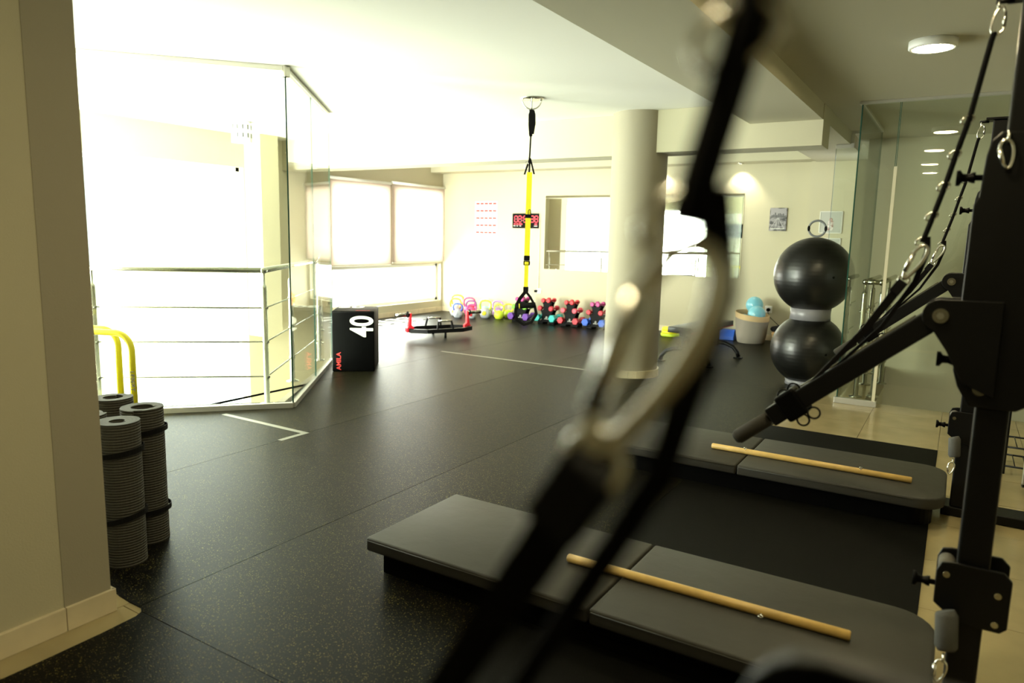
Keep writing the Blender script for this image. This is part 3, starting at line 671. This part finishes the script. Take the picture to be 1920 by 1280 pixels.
for e in (-1, 1):
    tb(MB().bar((e*0.60, -0.13, 0.10), (e*0.60, 0.13, 0.10), 0.055, 0.055, (0, 0, 1)), 'end_bar', BLK, bevel=0.003)
    r_ = tb(MB().prism([(e*0.52, 0.075), (e*0.66, 0.075), (e*0.66, 0.125), (e*0.63, 0.15), (e*0.60, 0.335), (e*0.57, 0.335), (e*0.57, 0.17), (e*0.52, 0.14)], -0.034, 0.034, 'y'), 'red_bracket', RED, bevel=0.003)
    for x in (0.545, 0.615): tb(MB().cyl((e*x, -0.0345, 0.105), (e*x, -0.037, 0.105), 0.010, 12), 'bolt', BLKP, r_)
    tb(MB().cyl((e*0.585, 0, 0.315), (e*0.88, 0, 0.315), 0.024, 18), 'sleeve', STEEL)
    tb(MB().cyl((e*0.625, 0, 0.315), (e*0.645, 0, 0.315), 0.044, 20), 'sleeve_collar', BLKP)
    tb(MB().cyl((e*0.88, 0, 0.315), (e*0.885, 0, 0.315), 0.022, 18), 'sleeve_cap', BLKP)

# agility ladder
t = thing('agility_ladder', 'white and black agility ladder lying along the wall below the blinds', 'ladder', (-7.5, 8.3, 0.0052))
for x in (-7.70, -7.28):
    MB().box(x-0.018, x+0.018, 6.95 if x > -7.5 else 7.35, 9.15, 0.0053, 0.0075).build('side_strap', PAPER, t)
    for i in range(7): MB().box(x-0.019, x+0.019, 7.42+0.26*i, 7.52+0.26*i, 0.0075, 0.009).build('strap_keeper', BLKF, t)
for i in range(6): MB().box(-7.70, -7.28, 7.45+0.30*i, 7.485+0.30*i, 0.0092, 0.0125).build('rung', WHITE, t)

# ================================================================ SUSPENSION TRAINER
mx, my = -3.34, 5.63
t = thing('suspension_anchor', 'chrome dome-shaped ceiling anchor holding the yellow straps', 'anchor', (mx, my, 2.48))
MB().lathe([(0.0, 0.099), (0.105, 0.099), (0.105, 0.093), (0.098, 0.088), (0.0, 0.088)], (mx, my, 2.48), 32).build('plate', CHROME, t)
for a in (30, 120):
    c, s_ = math.cos(math.radians(a)), math.sin(math.radians(a))
    MB().tube([(mx+c*0.085*math.cos(u), my+s_*0.085*math.cos(u), 2.57-0.085*math.sin(u)) for u in [PI*i/16 for i in range(17)]], 0.0055, 8).build('hoop', CHROME, t)
for a in range(45, 360, 90): MB().cyl((mx+0.078*math.cos(math.radians(a)), my+0.078*math.sin(math.radians(a)), 2.568), (mx+0.078*math.cos(math.radians(a)), my+0.078*math.sin(math.radians(a)), 2.562), 0.006, 8).build('screw', CHROME, t)
t = thing('suspension_trainer', 'black and yellow suspension trainer hanging from the ceiling with foam handles', 'strap', (mx, my, 0.62))
W_ = (0.85, 0.527, 0)
def H_(z): k = (2.48-z)/1.86; return Vector((mx+0.13*k*0.9, my-0.23*k, z))
o1, o2 = Vector((0.85, 0.527, 0)), Vector((-0.527, 0.85, 0))
MB().ribbon([Vector((mx, my, 2.478)), H_(2.44)+o1*0.012, H_(2.36)+o1*0.016, H_(2.27)+o1*0.004], W_, 0.045, 0.012).build('anchor_strap', BLKF, t)
MB().ribbon([Vector((mx, my, 2.480))+o2*0.012, H_(2.44)-o1*0.012+o2*0.01, H_(2.34)-o1*0.010, H_(2.25)], W_, 0.028, 0.010).build('anchor_strap', BLKF, t)
MB().ribbon([H_(2.27), H_(2.17)-o1*0.002, H_(2.08)-o1*0.004, H_(2.03)-o1*0.008], W_, 0.014, 0.008).build('anchor_strap', BLKF, t)
for k_, (dx, z1) in enumerate(((-0.045, 1.915), (-0.005, 1.90), (0.04, 1.92))):
    MB().ribbon([H_(2.06), H_(2.0)+o1*dx*0.45, H_(z1)+o1*dx], W_, 0.015, 0.006).build('lower_loop', BLKF, t)
MB().tube([H_(2.0)+o1*(-0.03)+o1*0.018*math.cos(u)+Vector((0, 0, 0.03*math.sin(u))) for u in [2*PI*i/16 for i in range(16)]], 0.003, 6, closed=True).build('clip', CHROME, t)
for dy in (-0.012, 0.012): MB().ribbon([H_(1.935)+o2*dy, H_(1.6)+o2*dy, H_(1.19)+o2*dy], W_, 0.046, 0.004).build('yellow_strap', YEL, t)
MB().bar(H_(1.565), H_(1.535), 0.056, 0.05, o2).build('strap_keeper', BLKF, t, bevel=0.004)
MB().tube([H_(1.58)+o1*0.010+o1*0.012*math.cos(u)-o2*0.022+Vector((0, 0, 0.03*math.sin(u))) for u in [2*PI*i/18 for i in range(18)]], 0.003, 6, closed=True).build('keeper_loop', BLKF, t)
MB().bar(H_(1.205), H_(1.165), 0.052, 0.05, o2).build('buckle_pad', BLKF, t, bevel=0.004)
bk = MB().bar(H_(1.16), H_(1.125), 0.058, 0.045, o2).build('buckle', BLKP, t, bevel=0.004)
MB().bar(H_(1.155)-o2*0.024, H_(1.13)-o2*0.024, 0.036, 0.006, o2).build('buckle_tab', YELV, bk, bevel=0.003)
for dy in (-0.012, 0.012): MB().ribbon([H_(1.14)+o2*dy, H_(0.93)+o2*dy], W_, 0.034, 0.004).build('yellow_strap', YEL, t)
for k_, dy in enumerate((-0.035, 0.035)):
    q = H_(0.93)+o2*dy*0.3; z = q.z
    MB().bar(q+Vector((0, 0, 0.005)), q-Vector((0, 0, 0.04)), 0.045, 0.02, o2).build('handle_cuff', BLKF, t, bevel=0.003)
    L_ = q-o1*0.080+o2*dy-Vector((0, 0, 0.165)); R_ = q+o1*0.080+o2*dy-Vector((0, 0, 0.155))
    MB().band([q-Vector((0, 0, 0.035)), q-o1*0.05+o2*dy*0.6-Vector((0, 0, 0.10)), L_], o2, 0.028, 0.012).build('handle_strap', BLKF, t)
    MB().band([q-Vector((0, 0, 0.035)), q+o1*0.045+o2*dy*0.6-Vector((0, 0, 0.09)), R_], o2, 0.020, 0.012).build('handle_strap', BLKF, t)
    MB().tube([L_-o1*0.01, L_+(R_-L_)*0.1, L_+(R_-L_)*0.9, R_+o1*0.008], 0.021, 16).build('foam_grip', BLKF, t)
    MB().cyl(L_+(R_-L_)*0.14, L_+(R_-L_)*0.19, 0.0225, 16).build('grip_ring', YELV, t)
    cr = [L_, L_-Vector((0, 0, 0.05))-o1*0.006, q-o1*0.075+o2*dy-Vector((0, 0, 0.285)), q-o1*0.01+o2*dy-Vector((0, 0, 0.325)), q+o1*0.055+o2*dy-Vector((0, 0, 0.30)), q+o1*0.098+o2*dy-Vector((0, 0, 0.23)), R_]
    MB().band(cr, o2, 0.026, 0.030).build('foot_cradle', BLKF, t)

# ================================================================ KETTLEBELLS
def kettlebell(x, y, sc, body, handle, label, disc=None, rz=0.35):
    t = thing('kettlebell', label, 'kettlebell', (x, y, 0.0052), rz, 'kettlebells by the back wall'); t.scale = (sc, sc, sc)
    prof = [(0.0, 0.0), (0.062, 0.0), (0.072, 0.006), (0.094, 0.05), (0.098, 0.085), (0.088, 0.125), (0.062, 0.155), (0.03, 0.168), (0.0, 0.17)]
    loc(MB().lathe(prof, (0,0,0), 24), 'bell', body, t)
    pts = [(-0.060, 0, 0.125), (-0.088, 0, 0.165), (-0.098, 0, 0.215), (-0.085, 0, 0.262), (-0.05, 0, 0.285), (0, 0, 0.291), (0.05, 0, 0.285), (0.085, 0, 0.262), (0.098, 0, 0.215), (0.088, 0, 0.165), (0.060, 0, 0.125)]
    loc(MB().tube(pts, 0.016, 12), 'handle', handle, t)
    if disc: loc(MB().lathe([(0.0, 0.0), (0.036, 0.0), (0.036, 0.01), (0.0, 0.01)], (0,0,0), 20).xf(lambda p: Vector((p.x, -0.092-p.z, p.y+0.085))), 'badge', disc, t)
kettlebell(-7.42, 10.12, 1.12, SILV, ORANGE, 'tall kettlebell with amber handle at the back of the leftmost stack', ORANGE)
kettlebell(-7.27, 9.86, 1.0, SILV, ORANGE, 'kettlebell with burnt orange flat handle, second from the wall', ORANGE)
kettlebell(-7.07, 9.65, 0.80, SILV, KBLUE, 'small silver kettlebell with blue handle in front of the orange ones', SILV)
kettlebell(-7.15, 10.10, 1.02, PINK, PINK, 'all pink kettlebell at the back of the row')
kettlebell(-6.985, 9.92, 0.92, PINK, VIO, 'pink kettlebell with dark violet handle')
kettlebell(-6.83, 9.72, 0.78, SILV, MAG, 'small silver kettlebell with dark magenta handle and red badge', RED)
kettlebell(-6.90, 10.22, 0.95, CYAN, CYAN, 'pale cyan kettlebell behind the yellow-badged grey one')
kettlebell(-6.70, 9.93, 1.0, SILV, LIME, 'grey kettlebell with lime handle and round yellow badge', YELV)
kettlebell(-6.63, 10.20, 0.92, LILAC, LILAC, 'lilac kettlebell behind the solid lime one')
kettlebell(-6.44, 9.95, 0.82, LIME, LIME, 'solid lime green kettlebell left of the purple dumbbells')
kettlebell(-6.40, 10.18, 0.80, LIME, YELV, 'small yellow-green kettlebell half hidden beside the first dumbbell rack')

# ================================================================ DUMBBELL RACKS
def dumbbell(x, y, z, r, L, m, kind, label, group):
    t = thing('dumbbell', label, 'dumbbell', (x, y, z), 0, group)
    n = 6 if kind == 'hex' else 14
    loc(MB().cyl((0, -L/2+0.02, 0), (0, L/2-0.02, 0), r*0.42, 12), 'handle', m, t)
    for e in (-1, 1):
        if kind == 'hex':
            w = r*1.35; P = [(r*math.cos(PI/3*i+PI/6*0), r*math.sin(PI/3*i)) for i in range(6)]
            b = MB().prism(P, e*L/2-w*0.5, e*L/2+w*0.5, 'y'); loc(b, 'head', m, t, bevel=0.12*r)
        else:
            b = MB().tube([(0, e*L/2-r*0.7, 0), (0, e*L/2-r*0.5, 0), (0, e*L/2+r*0.45, 0), (0, e*L/2+r*0.7, 0)], r, 16, taper=[r*0.75, r, r, r*0.72]); loc(b, 'head', m, t)
def rack(x, y, rz, lv, cname, colours):
    t = thing('dumbbell_rack', 'black tree-shaped dumbbell rack holding %s dumbbells' % cname, 'rack', (x, y, 0.0052), 0, 'dumbbell racks along the back wall')
    out = [(-0.15, 0), (-0.055, 0.0), (-0.055, 0.03), (0.055, 0.03), (0.055, 0.0), (0.15, 0.0), (0.155, 0.06), (0.12, 0.035), (0.078, 0.07), (0.088, 0.16), (0.115, 0.215), (0.075, 0.21), (0.055, 0.24), (0.062, 0.30), (0.085, 0.345), (0.055, 0.335), (0.03, 0.352),
           (-0.03, 0.352), (-0.055, 0.335), (-0.085, 0.345), (-0.062, 0.30), (-0.055, 0.24), (-0.075, 0.21), (-0.115, 0.215), (-0.088, 0.16), (-0.078, 0.07), (-0.12, 0.035), (-0.155, 0.06)]
    for yy in (-0.065, 0.045): loc(MB().prism(out, yy, yy+0.02, 'y'), 'side_plate', BLKP, t)
    for s_ in (-1, 1): loc(MB().box(s_*0.10-0.048, s_*0.10+0.048, -0.085, 0.085, 0.0, 0.026), 'foot', BLKP, t, bevel=0.004)
    loc(MB().box(-0.05, 0.05, -0.045, 0.045, 0.03, 0.33), 'core', BLKP, t)
    loc(MB().torus((0, -0.066, 0.105), 0.011, 0.003, 'y', 16, 6), 'emblem', PRINTW, t)
    text_part('lettering', 'AMILA', PRINTW, t, (0, -0.0655, 0.078), (1, 0, 0), (0, 0, 1), 0.026, 0.0006)
    for i, (zz, xx, r, L, kind) in enumerate(lv):
        m, nm = colours[i]
        for s_, side in ((-1, 'left'), (1, 'right')):
            dumbbell(x+s_*xx, y, zz+0.0052, r, L, m, kind, '%s dumbbell on the %s %s of the rack with %s dumbbells' % (nm, ('lower', 'middle', 'top')[i], side, cname), 'dumbbells on the black racks')
LV = [(0.098, 0.138, 0.061, 0.228, 'hex'), (0.248, 0.100, 0.040, 0.19, 'round'), (0.372, 0.048, 0.034, 0.18, 'round')]
rack(-5.93, 9.86, 0, LV, 'large purple', [(PURP, 'purple'), (GREEN, 'green'), (MAG, 'magenta')])
rack(-5.50, 9.95, 0, LV, 'large teal', [(TEAL, 'teal'), (DRED, 'dark red'), (RED, 'red')])
rack(-5.06, 9.90, 0, [(0.092, 0.13, 0.054, 0.222, 'hex'), LV[1], LV[2]], 'coral and red', [(DRED, 'dark red'), (CORAL, 'coral'), (RED, 'red')])
rack(-4.62, 9.90, 0, LV, 'large blue', [(BLUE, 'blue'), (DRED, 'dark red'), (MAG, 'magenta')])

# ================================================================ BACK WALL THINGS
yb = YB
t = thing('frameless_mirror', 'wide frameless mirror on the back wall behind the column', 'mirror', (-4.24, yb-0.004, 0.85))
for x0, x1 in ((-5.83, -4.25), (-4.247, -2.65)): MB().box(x0, x1, yb-0.007, yb-0.001, 0.85, 2.03).build('mirror_pane', MIRROR, t)
for x in (-5.6, -4.5, -4.0, -2.9): MB().box(x-0.012, x+0.012, yb-0.010, yb-0.001, 0.842, 0.858).build('clip', STEEL, t)
# led clock
t = thing('digital_clock', 'black digital wall clock with red numerals behind the yellow straps', 'clock', (-6.19, yb-0.03, 1.5))
MB().box(-6.445, -5.945, yb-0.035, yb-0.002, 1.505, 1.745).build('case', BLKP, t, bevel=0.006)
SEG = {'8': 'abcdefg', '0': 'abcdef', '2': 'abged', '3': 'abgcd', '5': 'afgcd'}
def digit(x, z, ch, w=0.058, h=0.10):
    y = yb-0.0365
    R_ = {'a': (0, h, 'h'), 'g': (0, h/2, 'h'), 'd': (0, 0, 'h'), 'f': (0, h/2, 'v'), 'e': (0, 0, 'v'), 'b': (w, h/2, 'v'), 'c': (w, 0, 'v')}
    for s_, (dx, dz, o_) in R_.items():
        m = LEDRED if s_ in SEG[ch] else LEDDIM
        if o_ == 'h': MB().box(x+0.008, x+w-0.008, y, y+0.0014, z+dz-0.006, z+dz+0.006).build('led_segment', m, t)
        else: MB().box(x+dx-0.006, x+dx+0.006, y, y+0.0014, z+dz+0.006, z+dz+h/2-0.006).build('led_segment', m, t)
for x, ch in ((-6.40, '0'), (-6.325, '2'), (-6.225, '5'), (-6.15, '3'), (-6.085, '3'), (-6.01, '8')): digit(x, 1.605, ch)
for z in (1.635, 1.675): MB().box(-6.252, -6.242, yb-0.0365, yb-0.0345, z-0.006, z+0.006).build('colon_dot', LEDRED, t)
for x, w in ((-6.41, 0.03), (-6.36, 0.03), (-6.315, 0.065), (-6.01, 0.045)): MB().box(x, x+w, yb-0.0365, yb-0.0345, 1.562, 1.582).build('led_caption', LEDRED, t)
for x, w in ((-6.42, 0.04), (-6.36, 0.03), (-6.30, 0.03), (-6.02, 0.06)): MB().box(x, x+w, yb-0.0365, yb-0.0345, 1.538, 1.546).build('printed_caption', PRINTW, t)
t = thing('cable_duct', 'thin pale cable duct dropping from the clock to a plug', 'cable', (-5.93, yb-0.008, 0.48))
MB().box(-5.936, -5.920, yb-0.012, yb-0.001, 0.52, 1.73).build('duct', SKIRT, t)
MB().tube([(-5.928, yb-0.006, 0.53), (-5.935, yb-0.012, 0.50), (-5.945, yb-0.02, 0.475)], 0.004, 8).build('lead', BLKP, t)
MB().box(-5.985, -5.94, yb-0.045, yb-0.012, 0.455, 0.495).build('plug', BLKP, t, bevel=0.006)
MB().box(-5.95, -5.87, yb-0.012, yb-0.001, 0.44, 0.52).build('socket_plate', WHITE, t, bevel=0.003)
# exercise poster
t = thing('poster', 'white exercise poster with five red striped rows on the back wall', 'poster', (-7.0, yb-0.003, 1.36))
MB().box(-7.225, -6.775, yb-0.004, yb-0.001, 1.35, 1.95).build('sheet', PAPER, t)
for r_ in range(5):
    z = 1.915-r_*0.122
    for c_ in range(5):
        x = -7.205+c_*0.086
        MB().box(x, x+0.074, yb-0.0048, yb-0.0041, z-0.018, z+0.012).build('row_heading', PRINTR, t)
        a = random.uniform(-0.02, 0.02)
        MB().bar((x+0.02, yb-0.0045, z-0.055+a*0.4), (x+0.05, yb-0.0045, z-0.045+a), 0.006, 0.0008).build('figure_mark', PRINTK, t)
# framed pictures
def picture_mat(name, seedv, dark):
    m = mat(name, (0.3, 0.29, 0.28), 0.5); nt = m.node_tree; b = nt.nodes['Principled BSDF']; tc = nt.nodes.new('ShaderNodeTexCoord')
    mp = nt.nodes.new('ShaderNodeMapping'); mp.inputs['Location'].default_value = (seedv, seedv, seedv); mp.inputs['Scale'].default_value = (14, 14, 22)
    n = nt.nodes.new('ShaderNodeTexNoise'); n.inputs['Scale'].default_value = 1.0; n.inputs['Detail'].default_value = 6
    r = nt.nodes.new('ShaderNodeValToRGB'); r.color_ramp.elements[0].position = 0.40; r.color_ramp.elements[1].position = 0.62
    r.color_ramp.elements[0].color = (*dark[0], 1); r.color_ramp.elements[1].color = (*dark[1], 1)
    nt.links.new(tc.outputs['Object'], mp.inputs[0]); nt.links.new(mp.outputs[0], n.inputs['Vector']); nt.links.new(n.outputs['Fac'], r.inputs['Fac']); nt.links.new(r.outputs['Color'], b.inputs['Base Color'])
    return m
t = thing('canvas_print', 'unframed black and white city canvas on the wall right of the mirror', 'picture', (-2.18, yb-0.02, 1.52))
MB().box(-2.29, -2.065, yb-0.022, yb-0.001, 1.52, 1.83).build('canvas', picture_mat('city_print', 3.1, ((0.03, 0.027, 0.03), (0.30, 0.28, 0.29))), t, bevel=0.003)
sk = MB().prism([(-2.28, 1.715), (-2.075, 1.715), (-2.075, 1.82), (-2.28, 1.82)], yb-0.0235, yb-0.0225, 'y').build('pale_sky', plain('print_sky', (0.26, 0.24, 0.25)), t)
for i in range(9): MB().box(-2.265+0.021*i, -2.250+0.021*i, yb-0.025, yb-0.0236, 1.70, 1.725+0.05*random.random()).build('skyline_block', plain('print_tower%d' % i, (0.05, 0.047, 0.05)), t)
for i in range(4): MB().bar((-2.18, yb-0.024, 1.70), (-2.275+0.062*i, yb-0.024, 1.55), 0.006, 0.001).build('street_line', plain('print_street%d' % i, (0.40, 0.38, 0.38)), t)
MB().box(-2.27, -2.09, yb-0.0242, yb-0.0225, 1.545, 1.552).build('caption_line', PRINTW, t)
def frame_pic(x0, x1, z0, z1, label, sd):
    y = 10.08; t = thing('framed_print', label, 'picture', ((x0+x1)/2, y-0.02, z0), group='anatomy prints on the pier')
    MB().box(x0, x1, y-0.012, y-0.001, z0, z1).build('sheet', DIMP, t)
    MB().sphere(((x0+x1)/2, y-0.014, z0+(z1-z0)*0.62), 0.02, 12, 8, (1, 0.12, 1.2)).build('figure_head', picture_mat('fig_head%d' % sd, sd, ((0.25, 0.12, 0.08), (0.5, 0.35, 0.3))), t)
    MB().box((x0+x1)/2-0.032, (x0+x1)/2+0.032, y-0.0145, y-0.0125, z0+(z1-z0)*0.12, z0+(z1-z0)*0.56).build('figure_print', picture_mat('fig%d' % sd, sd+2, ((0.25, 0.12, 0.10), (0.75, 0.72, 0.68))), t)
    for a in ((x0-0.006, x0+0.004, z0, z1), (x1-0.004, x1+0.006, z0, z1)): MB().box(a[0], a[1], y-0.018, y-0.001, a[2], a[3]).build('frame_stile', ALU, t)
    for z in (z0, z1): MB().box(x0, x1, y-0.018, y-0.001, z-0.005, z+0.005).build('frame_rail', ALU, t)
frame_pic(-1.60, -1.34, 1.50, 1.77, 'upper framed anatomy print behind the glass edge', 1)
frame_pic(-1.60, -1.34, 1.16, 1.43, 'lower framed anatomy print behind the top exercise ball', 5)
# sockets
t = thing('power_socket', 'white wall socket with a black plug beside the jute basket', 'socket', (-2.22, yb-0.01, 0.39))
MB().box(-2.265, -2.17, yb-0.012, yb-0.001, 0.39, 0.485).build('plate', WHITE, t, bevel=0.004)
MB().cyl((-2.215, yb-0.012, 0.435), (-2.215, yb-0.055, 0.435), 0.024, 16).build('plug', BLKP, t)
t = thing('power_cable', 'black cable hanging from the socket to the small wicker basket', 'cable', (-2.1, 10.25, 0.2))
MB().tube([(-2.215, 10.292, 0.43), (-2.205, 10.27, 0.39), (-2.16, 10.24, 0.33), (-2.10, 10.20, 0.29), (-2.03, 10.15, 0.245), (-1.98, 10.08, 0.215)], 0.005, 8).build('lead', BLKP, t)
t = thing('power_socket', 'small beige wall socket on the window wall above the black box', 'socket', (XW+0.01, 7.57, 0.30))
MB().box(XW+0.001, XW+0.02, 7.53, 7.61, 0.29, 0.37).build('plate', SKIRT, t, bevel=0.003)
MB().cyl((XW+0.02, 7.57, 0.33), (XW+0.024, 7.57, 0.33), 0.022, 14).build('inlet', BLKP, t)
# television on the stair wall seen in the mirror
t = thing('television', 'black wall television visible only as a reflection in the mirror', 'television', (-5.2, 1.33, 1.5))
MB().box(-5.5, -4.9, 1.325, 1.36, 1.45, 1.80).build('screen', BLKP, t, bevel=0.004); MB().box(-5.25, -5.15, 1.301, 1.325, 1.55, 1.70).build('bracket', BLK, t)

# ================================================================ BENCH, PADS, BASKETS, BALLS
t = thing('flat_bench', 'black flat weight bench with red piping right of the column', 'bench', (-2.46, 8.1, 0.0052), math.radians(-7))
loc(MB().box(-0.14, 0.14, -0.58, 0.58, 0.36, 0.425), 'pad', mat('bench_vinyl', (0.012, 0.012, 0.012), 0.38), t, bevel=0.010, seg=3)
for s_ in (-1, 1): loc(MB().cyl((s_*0.1385, -0.57, 0.366), (s_*0.1385, 0.57, 0.366), 0.006, 8), 'red_piping', RED, t)
loc(MB().box(-0.035, 0.035, -0.5, 0.52, 0.315, 0.358), 'spine', BLK, t, bevel=0.004)
for e in (-1, 1):
    loc(MB().box(-0.035, 0.035, e*0.40-0.03, e*0.40+0.03, 0.13, 0.318), 'upright', BLK, t)
    pts = [(0.29, 0.02), (0.275, 0.07), (0.22, 0.13), (0.12, 0.165), (0.0, 0.172)]
    prof = pts + [(-a, b) for a, b in pts[-2::-1]] + [(-a+0.03 if a > 0.2 else -a, max(0.0, b-0.045)) for a, b in pts] + [(a-0.03 if a > 0.2 else a, max(0.0, b-0.045)) for a, b in pts[-2::-1]]
    loc(MB().tube([(a, e*0.42, b) for a, b in pts + [(-a, b) for a, b in pts[-2::-1]]], 0.024, 12), 'arched_leg', BLK, t)
    for s_ in (-1, 1): loc(MB().box(s_*0.285-0.045, s_*0.285+0.045, e*0.42-0.035, e*0.42+0.035, 0.0, 0.016), 'rubber_foot', BLKP, t, bevel=0.004)
for i, (m, nm) in enumerate(((LIME, 'bottom, lime green'), (GREEN if 0 else YELV, 'middle, yellow'), (YELV, 'top, yellow'))):
    n = 30; P = []
    for k_ in range(n): a = 2*PI*k_/n; r = 0.135-0.008*i+0.006*math.cos(6*a+i); P.append((-3.44+r*math.cos(a), 9.84+r*math.sin(a)))
    z0 = 0.0054+0.042*i; o = MB().prism(P, z0, z0+0.0415).build('balance_pad', m, bevel=0.012, seg=3)
    tag(o, 'round wavy balance pad, %s one of the stack by the column' % nm, 'balance pad', 'stacked balance pads')
t = thing('step_block', 'bright blue foam step block behind the bench', 'block', (-2.74, 10.08, 0.0052))
MB().prism([(-0.0, 0.0), (0.2, 0.0), (0.2, 0.05), (0.155, 0.14), (0.045, 0.14), (0.0, 0.05)], -2.93, -2.58, 'x').xf(lambda p: Vector((p.x, p.y+9.98, p.z+0.0052))).build('block', BLUE, t, bevel=0.006)
MB().tube([(-2.925, 9.985, 0.055), (-2.585, 9.985, 0.055)], 0.004, 6).build('groove', KBLUE, t)
t = thing('jute_basket', 'two-tone woven jute basket holding pale blue balls', 'basket', (-2.34, 9.95, 0.0052))
def basket_xf(p): return Vector((p.x, p.y, p.z + (0.05*((p.x+2.34)*-0.6+(p.y-9.95)*0.35)/0.25 if p.z > 0.3 else 0)))
MB().lathe([(0.0, 0.0), (0.165, 0.0), (0.178, 0.01), (0.200, 0.12), (0.214, 0.25), (0.222, 0.33)], (-2.34, 9.95, 0.0052), 36).xf(basket_xf).build('body', JUTEG, t)
MB().lathe([(0.222, 0.33), (0.226, 0.40), (0.218, 0.405), (0.206, 0.33), (0.18, 0.06), (0.0, 0.04)], (-2.34, 9.95, 0.0052), 36).xf(basket_xf).build('rim_band', JUTE, t)
MB().tube([(-2.30, 10.15, 0.38), (-2.33, 10.17, 0.45), (-2.38, 10.16, 0.45), (-2.40, 10.13, 0.38)], 0.008, 8).build('handle', WICK, t)
for (x, y, z, r, nm) in ((-2.345, 10.055, 0.512, 0.114, 'pale blue ball on top at the back of the jute basket'), (-2.265, 9.865, 0.405, 0.114, 'pale blue ball at the front of the jute basket'), (-2.44, 9.93, 0.30, 0.088, 'pale blue ball lowest and leftmost in the jute basket')):
    b = tag(MB().sphere((0, 0, 0), r, 28, 18).build('soft_ball', SKYB, None), nm, 'ball', 'soft balls in the jute basket'); b.location = (x, y, z)
    loc(MB().cyl((0.0, -r*0.999, 0), (0.0, -r*1.004, 0), 0.006, 10), 'valve', PRINTW, b)
t = thing('wicker_basket', 'small brown wicker basket stuffed with black cloth behind the balls', 'basket', (-1.93, 9.96, 0.0052))
MB().prism([(-0.09, -0.09), (0.09, -0.09), (0.09, 0.09), (-0.09, 0.09)], 0, 0.18).xf(lambda p: Vector((p.x*(1+p.z*2.2)-1.93, p.y*(1+p.z*2.2)+9.96, p.z+0.0052))).build('body', WICK, t, bevel=0.01)
cl = MB().sphere((0, 0, 0), 0.13, 26, 16, (1.1, 1.0, 0.5)); cl.xf(lambda p: p*(1+0.16*math.sin(31*p.x+7*p.z)*math.cos(27*p.y))); cl.xf(lambda p: Vector((p.x-1.93, p.y+9.96, p.z+0.215)))
tag(cl.build('black_cloth', BLKF), 'crumpled black cloth heaped in the small wicker basket', 'cloth')
# exercise balls on rings
bx_, by_ = -1.188, 7.36
for z0, h, nm in ((0.0055, 0.05, 'grey plastic ball stand on the floor under the lower black ball'), (0.641, 0.110, 'grey plastic ball stand between the two black balls')):
    o = MB().lathe([(0.170, 0), (0.185, 0), (0.180, h/2), (0.185, h), (0.172, h), (0.170, 0)], (bx_, by_, z0), 40).build('ball_stand', CLEARG); tag(o, nm, 'ball stand', 'ball stands')
for z, r, nm in ((0.3485, 0.342, 'large black exercise ball at the bottom of the pair'), (1.0645, 0.36, 'large black exercise ball on top of the pair')):
    o = tag(MB().sphere((0, 0, 0), r, 56, 36).build('exercise_ball', BALLR), nm, 'exercise ball', 'large black exercise balls'); o.location = (bx_, by_, z)
    loc(MB().cyl((r*0.60, -r*0.79, 0.0), (r*0.61, -r*0.80, 0.0), 0.012, 14), 'valve', BLKP, o)
t = thing('pilates_ring', 'grey toning ring with black pads standing on the top ball', 'ring', (-1.195, 7.40, 1.422), 0.25)
loc(MB().torus((0, 0, 0.085), 0.075, 0.010, 'y'), 'ring', plain('ring_grey', (0.20, 0.21, 0.22)), t)
for s_ in (-1, 1): loc(MB().sphere((s_*0.075, 0, 0.085+0.0), 0.022, 16, 10, (0.6, 1, 1.3)), 'pad', BLKP, t)
# floor tape
t = thing('tape_strip', 'long pale tape strip on the rubber floor left of the column', 'tape', (-4.1, 6.69, 0.0052)); MB().box(-5.09, -3.15, 6.665, 6.705, 0.0053, 0.0062).build('strip', TAPE, t); MB().box(-5.13, -5.09, 6.67, 6.70, 0.0053, 0.0066).build('torn_end', TAPE, t)
t = thing('tape_strip', 'grey tape strip on the floor in front of the stairwell glass corner', 'tape', (-4.1, 3.32, 0.0052)); MB().box(-4.60, -3.70, 3.30, 3.34, 0.0053, 0.0062).build('strip', TAPE, t)
MB().box(-3.74, -3.70, 3.10, 3.30, 0.0053, 0.0062).build('short_strip', TAPE, t)
